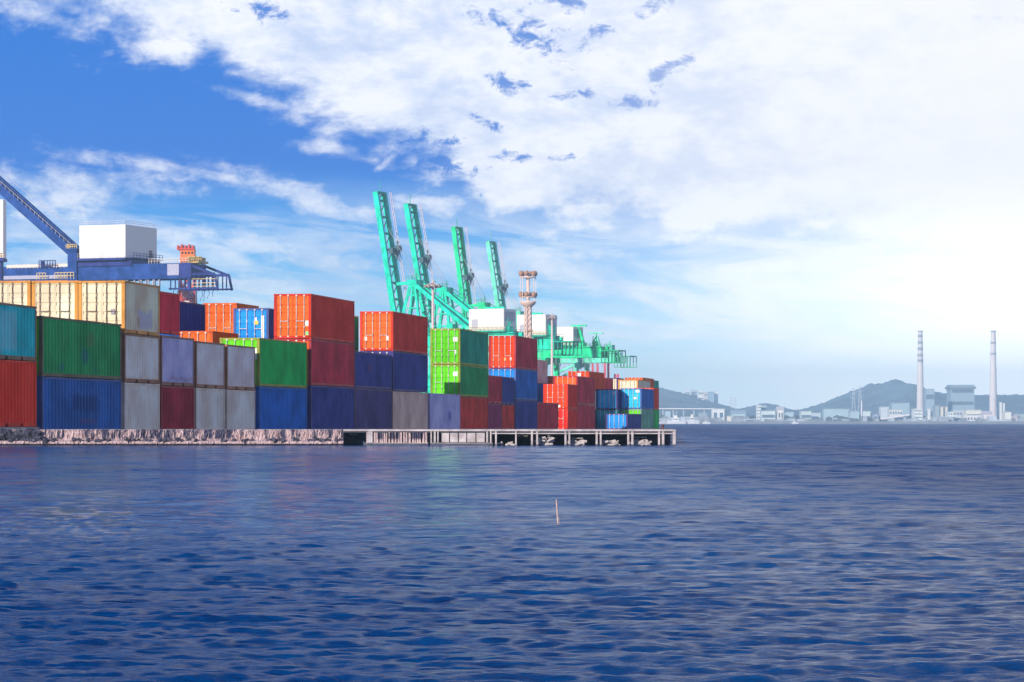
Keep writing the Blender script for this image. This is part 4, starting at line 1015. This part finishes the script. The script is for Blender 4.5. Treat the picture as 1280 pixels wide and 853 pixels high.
def building(px0, px1, y0, Y, col, label, y1=528.6, rows=0, cols=0, flat=True, depth=22, cap=False, name='harbour_building', cat='building'):
    s = F / Y; a = at((px0 + px1) / 2, HZ, Y); w = (px1 - px0) / s / 2; zb = 2.0; z1 = (HZ - y0) / s + EYE; z0 = 2.0
    root = empty(name, (a.x, Y, z0)); tag(root, label, cat, 'buildings on the far shore'); H = z1 - z0; rot = R(random.uniform(-8, 8))
    t = MB(); t.box(-w, w, 0, depth, 0, H); m = plain('far_wall', col, .8, var=.07, scale=.1); wo = t.build('wall', m, root)
    t = MB()
    if flat: t.box(-w - .4, w + .4, -.4, depth + .4, H + .02, H + .9)
    else:
        i = len(t.v); t.v += [(-w - 1, -1, H), (w + 1, -1, H), (w + 1, depth + 1, H), (-w - 1, depth + 1, H), (-w - 1, depth / 2, H + 4), (w + 1, depth / 2, H + 4)]
        for f in ((0, 1, 5, 4), (2, 3, 4, 5), (1, 2, 5), (3, 0, 4), (0, 3, 2, 1)): t.f.append(tuple(i + k for k in f)); t.sm.append(False)
    t.build('roof', plain('far_roof', tuple(c * .85 for c in col), .8), root)
    if cap:
        t = MB(); t.box(-w - 2, w + 2, -2, depth + 2, H - 5, H - 1.5); t.build('cornice', plain('far_dark', (.16, .19, .22), .8), root)
    if rows:
        gl = plain('far_glass', (.09, .13, .18), .35)
        for r in range(rows):
            zc = H * (r + .55) / rows; hh = H / rows * .20
            if cols:
                for c in range(cols):
                    xc = -w + 2 * w * (c + .5) / cols; ww = w / cols * .55
                    t = MB(); t.box(xc - ww, xc + ww, -.25, .05, zc - hh, zc + hh); t.build('window', gl, wo)
            else:
                t = MB(); t.box(-w * .92, w * .92, -.25, .05, zc - hh * .7, zc + hh * .7); t.build('window_band', gl, wo)
    return root
wt, cr, bl, gr, pk = (.78, .80, .80), (.78, .72, .62), (.42, .55, .62), (.32, .38, .42), (.74, .62, .60)
B = building
B(856.5, 863, 489, 5150, wt, 'leftmost pale tower block on the far ridge', rows=7, depth=18)
B(864.5, 871.5, 488, 5180, (.5, .6, .68), 'bluish tower block second from left on the far ridge', rows=7, depth=18)
B(873, 879.5, 489, 5160, wt, 'pale slab tower in the middle of the ridge cluster', rows=6, depth=18)
B(880.5, 884.5, 491, 5140, pk, 'narrow pinkish tower on the far ridge', rows=6, depth=16)
B(885.5, 892, 490.5, 5100, (.25, .38, .5), 'darker blue tower block near the right of the ridge cluster', depth=18)
B(893, 897.5, 489, 5120, wt, 'narrow bright white tower right of the ridge cluster', depth=14)
B(890.5, 905.5, 512, 3540, wt, 'boxy white harbour building with one dark opening by the water', rows=1, cols=2)
B(906, 914, 521, 3545, cr, 'low cream annex right of the boxy white harbour building')
B(915, 932, 517, 3700, bl, 'low bluish shed left of the small rounded hill', flat=False)
B(832, 838, 515, 3620, bl, 'small bluish building right beside the container stacks')
B(874, 884, 517, 3650, gr, 'grey low building left of the boxy white one')
B(946, 951, 507.5, 3600, wt, 'slim pale tower in front of the small rounded hill', rows=5, cols=2, depth=12)
B(951.3, 958, 508, 3620, bl, 'bluish four storey block at the foot of the small hill', rows=4)
B(952, 969, 514.5, 3560, (.60, .70, .72), 'long pale green shed below the small hill', rows=1)
B(972.5, 979.5, 512.5, 3550, (.86, .82, .76), 'bright white gabled house right of the small hill', flat=False, rows=1, cols=2)
B(982, 992, 516, 3800, bl, 'dull blue shed in the saddle between the hills')
B(1001.5, 1014, 515, 3600, (.58, .68, .66), 'pale greenish warehouse left of the big hill', rows=1)
B(1014.5, 1026, 517, 3640, (.52, .60, .66), 'long low grey-blue warehouse at the foot of the big hill')
B(1030, 1062, 512, 3750, (.40, .54, .60), 'wide flat teal warehouse at the left foot of the big hill')
B(1063, 1074, 515, 3700, (.40, .52, .58), 'plain teal shed left of the white mast')
B(1078.5, 1088, 515, 3560, (.62, .72, .72), 'square pale block right of the white mast')
B(1101, 1111, 509.5, 3700, (.60, .66, .70), 'small pale block under the big hill')
B(1112, 1128, 513, 3650, (.70, .72, .70), 'pale two storey works building under the big hill', rows=2, cols=5)
B(1115, 1137, 504.5, 4000, (.34, .46, .54), 'dark teal boiler hall behind the conveyor')
B(1142.5, 1153, 512, 3560, (.80, .84, .80), 'striped white block at the foot of the left chimney', rows=4)
B(1157, 1168, 487, 4100, (.32, .42, .52), 'tall grey-blue boiler house right of the left chimney', rows=2)
B(1160, 1163, 512, 3620, wt, 'thin white silo tower near the left chimney', depth=8)
B(1169, 1174, 508, 3700, gr, 'grey narrow block between chimney and twin towers')
B(1176.5, 1179, 509.5, 3640, (.82, .72, .56), 'left one of the twin cream stair towers', depth=8)
B(1182, 1184.5, 509.5, 3640, (.82, .74, .62), 'right one of the twin cream stair towers', depth=8)
B(1185.5, 1193, 516, 3550, (.74, .82, .78), 'small pale green block before the big power house', rows=3, cols=3)
B(1188.5, 1218, 482, 4150, (.28, .38, .46), 'massive dark power house with overhanging top between the chimneys', cap=True, rows=3, depth=40)
B(1192, 1207, 514, 3700, (.60, .64, .68), 'pale office wing below the power house', rows=2, cols=4)
B(1208, 1226.5, 513.5, 3650, (.80, .78, .66), 'long cream hall with a band of windows below the power house', rows=1)
B(1205, 1228, 520, 3560, (.84, .78, .78), 'low white sheds on the waterfront below the cream hall', rows=1, cols=6)
B(1229.5, 1240, 518, 3560, (.82, .72, .72), 'low pinkish shed left of the right chimney', flat=False)
B(1250, 1252.3, 504, 3650, wt, 'left one of two thin stacks right of the right chimney', depth=6)
B(1253.8, 1256, 505, 3650, wt, 'right one of two thin stacks right of the right chimney', depth=6)
B(1256.5, 1264, 516, 3560, (.80, .80, .72), 'cream block close to the right edge of the far shore')
B(1264.5, 1272, 521.5, 3560, pk, 'low pink shed at the right edge of the shore', flat=False)
B(1273, 1300, 522, 3570, (.62, .70, .64), 'low green-roofed shed running out at the right edge', flat=False)
B(1093, 1099, 519, 3600, (.40, .46, .56), 'small dull blue hut left of the conveyor')
def chimney(px, ytop, Y, bands, label):
    s = F / Y; p = at(px, ytop, Y); H = p.z - 2; root = empty('chimney', (p.x, Y, 2)); tag(root, label, 'chimney', 'power station chimneys'); r1, r0 = 2.9, 5.0
    t = MB(); t.lathe((0, 0, 0), [(r0, 0), (r0 * .8 + r1 * .2, H * .3), (r1, H)], 24); t.build('shaft', plain('chimney_concrete', (.70, .64, .64), .8, var=.05, scale=.05), root)
    dk = plain('band_grey', (.30, .32, .38), .8)
    for (f0, f1) in bands:
        t = MB(); ra = r0 + (r1 - r0) * f0 + .18; rb = r0 + (r1 - r0) * f1 + .18; t.lathe((0, 0, 0), [(ra - .1, H * f0), (ra, H * f0 + .05), (rb, H * f1), (rb - .1, H * f1 + .05)], 24); t.build('band', dk, root)
    t = MB(); t.lathe((0, 0, H), [(r1 + .6, -1.2), (r1 + .6, .4), (r1 - .4, .4), (r1 - .4, -2)], 24); t.build('rim', dk, root)
chimney(1150.3, 414, 3900, [(.66, .69), (.72, .75), (.79, .82), (.86, .89), (.93, .96)], 'left power station chimney with grey bands near its top')
chimney(1241.5, 414, 3700, [(.74, .76), (.86, .88)], 'right power station chimney rising from the waterfront sheds')
def thin_mast(px, ytop, Y, w, label):
    p = at(px, ytop, Y); root = empty('mast', (p.x, Y, 2)); tag(root, label, 'mast'); t = MB(); t.tube((0, 0, 0), (0, 0, p.z - 2), w, w * .7, 10); t.build('shaft', plain('mast_white', (.80, .78, .80), .7), root)
    t = MB(); t.lathe((0, 0, p.z - 2), [(w * 1.2, -1), (w * 1.2, 0), (0, .3)], 10); t.build('cap', plain('band_grey', (.30, .32, .38), .8), root)
thin_mast(1077, 500, 3560, 1.0, 'white flue mast beside the square pale block on the shore')
def conveyor():
    a = at(1101, 524, 3540); b = at(1137, 518.5, 3540); root = empty('conveyor', (a.x, 3540, 2)); tag(root, 'inclined white covered conveyor rising right on the far shore', 'conveyor')
    o = Vector((a.x, 3540, 2)); t = MB(); t.bar(a - o, b - o, 3, 1.6); t.build('gallery', plain('far_white', (.84, .76, .78), .8), root)
    for k in range(5): q = (a - o).lerp(b - o, (k + .4) / 5); t = MB(); t.bar((q.x, 0, 0), (q.x, 0, q.z), .5); t.build('trestle', plain('far_dark', (.16, .19, .22), .8), root)
conveyor()
def viaduct():
    Y = 3900; a = at(700, 510.5, Y); b = at(893, 511.2, Y); root = empty('viaduct', (b.x, Y, 2)); tag(root, 'long white elevated roadway at the foot of the left hill', 'viaduct')
    o = Vector((b.x, Y, 2)); t = MB(); t.bar(a - o, b - o, 10, 1.3); t.build('deck', plain('far_white', (.84, .80, .80), .8), root)
    for k in range(16): q = (a - o).lerp(b - o, k / 15); t = MB(); t.box(q.x - .8, q.x + .8, -1, 1, 0, q.z - .7); t.build('pier', plain('viaduct_pier', (.42, .48, .55), .8), root)
viaduct()
def boat(px, Y, L, hh, mast, label, big=True):
    p = at(px, HZ, Y); root = empty('boat', (p.x, Y, 0), R(random.uniform(-15, 15))); tag(root, label, 'boat', 'boats moored off the far shore')
    t = MB(); n = 10; pts = []
    for i in range(n + 1):
        u = i / n; w = L * .13 * math.sin(math.pi * min(1, .25 + u * .75)) ** .6; zt_ = hh * (1 + .5 * abs(u - .5)); x = (u - .5) * L; pts.append((x, w, zt_))
    for (xa, wa, za), (xb, wb, zb) in zip(pts[:-1], pts[1:]):
        for sg in (-1, 1): t.quad((xa * .94, sg * wa * .6, -.4), (xb * .94, sg * wb * .6, -.4), (xb, sg * wb, zb), (xa, sg * wa, za))
        t.quad((xa, -wa, za * .95), (xb, -wb, zb * .95), (xb, wb, zb * .95), (xa, wa, za * .95))
    xa, wa, za = pts[0]; t.quad((xa * .94, -wa * .6, -.4), (xa * .94, wa * .6, -.4), (xa, wa, za), (xa, -wa, za)); t.build('hull', plain('hull_white', (.80, .78, .78), .5), root)
    t = MB(); t.box(-L * .22, L * .12, -L * .07, L * .07, hh, hh * 2.1)
    if big: t.box(-L * .15, L * .03, -L * .055, L * .055, hh * 2.1, hh * 3.0)
    t.build('cabin', plain('cabin_white', (.84, .82, .80), .5), root)
    t = MB(); t.box(-L * .20, L * .10, -L * .072, -L * .068, hh * 1.45, hh * 1.8); t.build('window', plain('far_glass', (.09, .13, .18), .35), root)
    t = MB(); t.tube((0, 0, hh * 2), (0, 0, mast), L * .012, L * .008, 6); t.bar((0, 0, mast * .7), (-L * .3, 0, hh * 2), L * .01); t.build('mast', plain('mast_white', (.80, .78, .80), .7), root)
boat(846, 3380, 22, 3.2, 20, 'white masted ship moored left of the others on the far shore')
boat(866, 3400, 16, 3.6, 12, 'stubby white work boat with high cabin off the far shore')
boat(883, 3350, 9, 1.6, 5, 'small white launch beside the boxy white building', False)
boat(994, 3300, 8, 1.4, 5, 'small pale boat in the saddle between the hills', False)
boat(830, 3420, 12, 2.0, 7, 'small white boat next to the rightmost containers', False)
def pylon(px, ytop, Y, label):
    p = at(px, ytop, Y); H = p.z - 2; root = empty('pylon', (p.x, Y, 2)); tag(root, label, 'pylon', 'pylons between the hills'); m = plain('pylon_grey', (.55, .58, .62), .6)
    t = MB()
    for a, b in ((-1, -1), (1, -1), (1, 1), (-1, 1)): t.bar((a * H * .07, b * H * .07, 0), (a * H * .012, b * H * .012, H), .35)
    for i in range(8):
        z = H * i / 8; w = H * (.07 - .058 * i / 8); w2 = H * (.07 - .058 * (i + 1) / 8); z2 = H * (i + 1) / 8
        t.bar((-w, -w, z), (w2, -w2, z2), .25); t.bar((w, -w, z), (-w2, -w2, z2), .25)
    t.build('lattice', m, root); t = MB()
    for f in (.72, .84, .95): t.bar((-H * .11, 0, H * f), (H * .11, 0, H * f), .4)
    t.build('cross_arm', m, root)
pylon(914, 496, 4700, 'left pylon on the skyline right of the ridge towers'); pylon(919, 497, 4750, 'right pylon on the skyline right of the ridge towers'); pylon(1067, 485, 4600, 'left pylon on the slope of the big hill'); pylon(1075, 482, 4600, 'right pylon on the slope of the big hill')
# long dark waterfront embankment
def embankment():
    t = MB(); t.box(at(560, 0, 3470).x, at(1500, 0, 3470).x, 3470, 3479.9, -.5, 3.0); o = t.build('far_embankment', plain('embankment_stone', (.20, .20, .22), .9, scale=.05)); tag(o, kind='structure')
    # scattered sheds, trees and clutter along the shore read as one band
    t = MB(); rng = random.Random(5)
    for k in range(420):
        px = rng.uniform(826, 1320); Y = rng.uniform(3490, 3900); p = at(px, HZ, Y); w = rng.uniform(1.5, 7); h = rng.uniform(2, 7.5) * (1.0 if px > 1080 or px < 930 else .7)
        t.box(p.x - w, p.x + w, Y, Y + w, 2, 2 + h)
    o = t.build('waterfront_clutter', plain('clutter_grey', (.30, .33, .38), .8, var=.95, scale=.02)); tag(o, 'distant low clutter of sheds, stacks and vehicles along the far waterfront', 'waterfront', kind='stuff')
    t = MB(); 
    for k in range(900):
        px = rng.uniform(826, 1320); Y = rng.uniform(3700, 4240); p = at(px, HZ, Y); r = rng.uniform(3, 7)
        t.lathe((p.x, Y, 2), [(r * .6, 0), (r, r * .5), (r * .75, r * 1.1), (0, r * 1.4)], 7)
    o = t.build('far_trees', plain('far_foliage', (.05, .08, .055), .95, var=.5, scale=.05)); tag(o, 'distant belt of low trees below the hills', 'trees', kind='stuff')
embankment()

# ------------------------------------------------------------------ haze
def haze():
    m = bpy.data.materials.new('haze'); m.use_nodes = True; nt = m.node_tree; nt.nodes.clear()
    v = nt.nodes.new('ShaderNodeVolumePrincipled'); v.inputs['Density'].default_value = HAZE; v.inputs['Color'].default_value = (.60, .88, 1.0, 1); v.inputs['Anisotropy'].default_value = .0
    o = nt.nodes.new('ShaderNodeOutputMaterial'); nt.links.new(v.outputs[0], o.inputs['Volume'])
    t = MB(); t.box(-9500, 9500, -600, 7600, -1.8, 135); ob = t.build('haze', m); tag(ob, kind='stuff')
HAZE = 1.9e-4
haze()
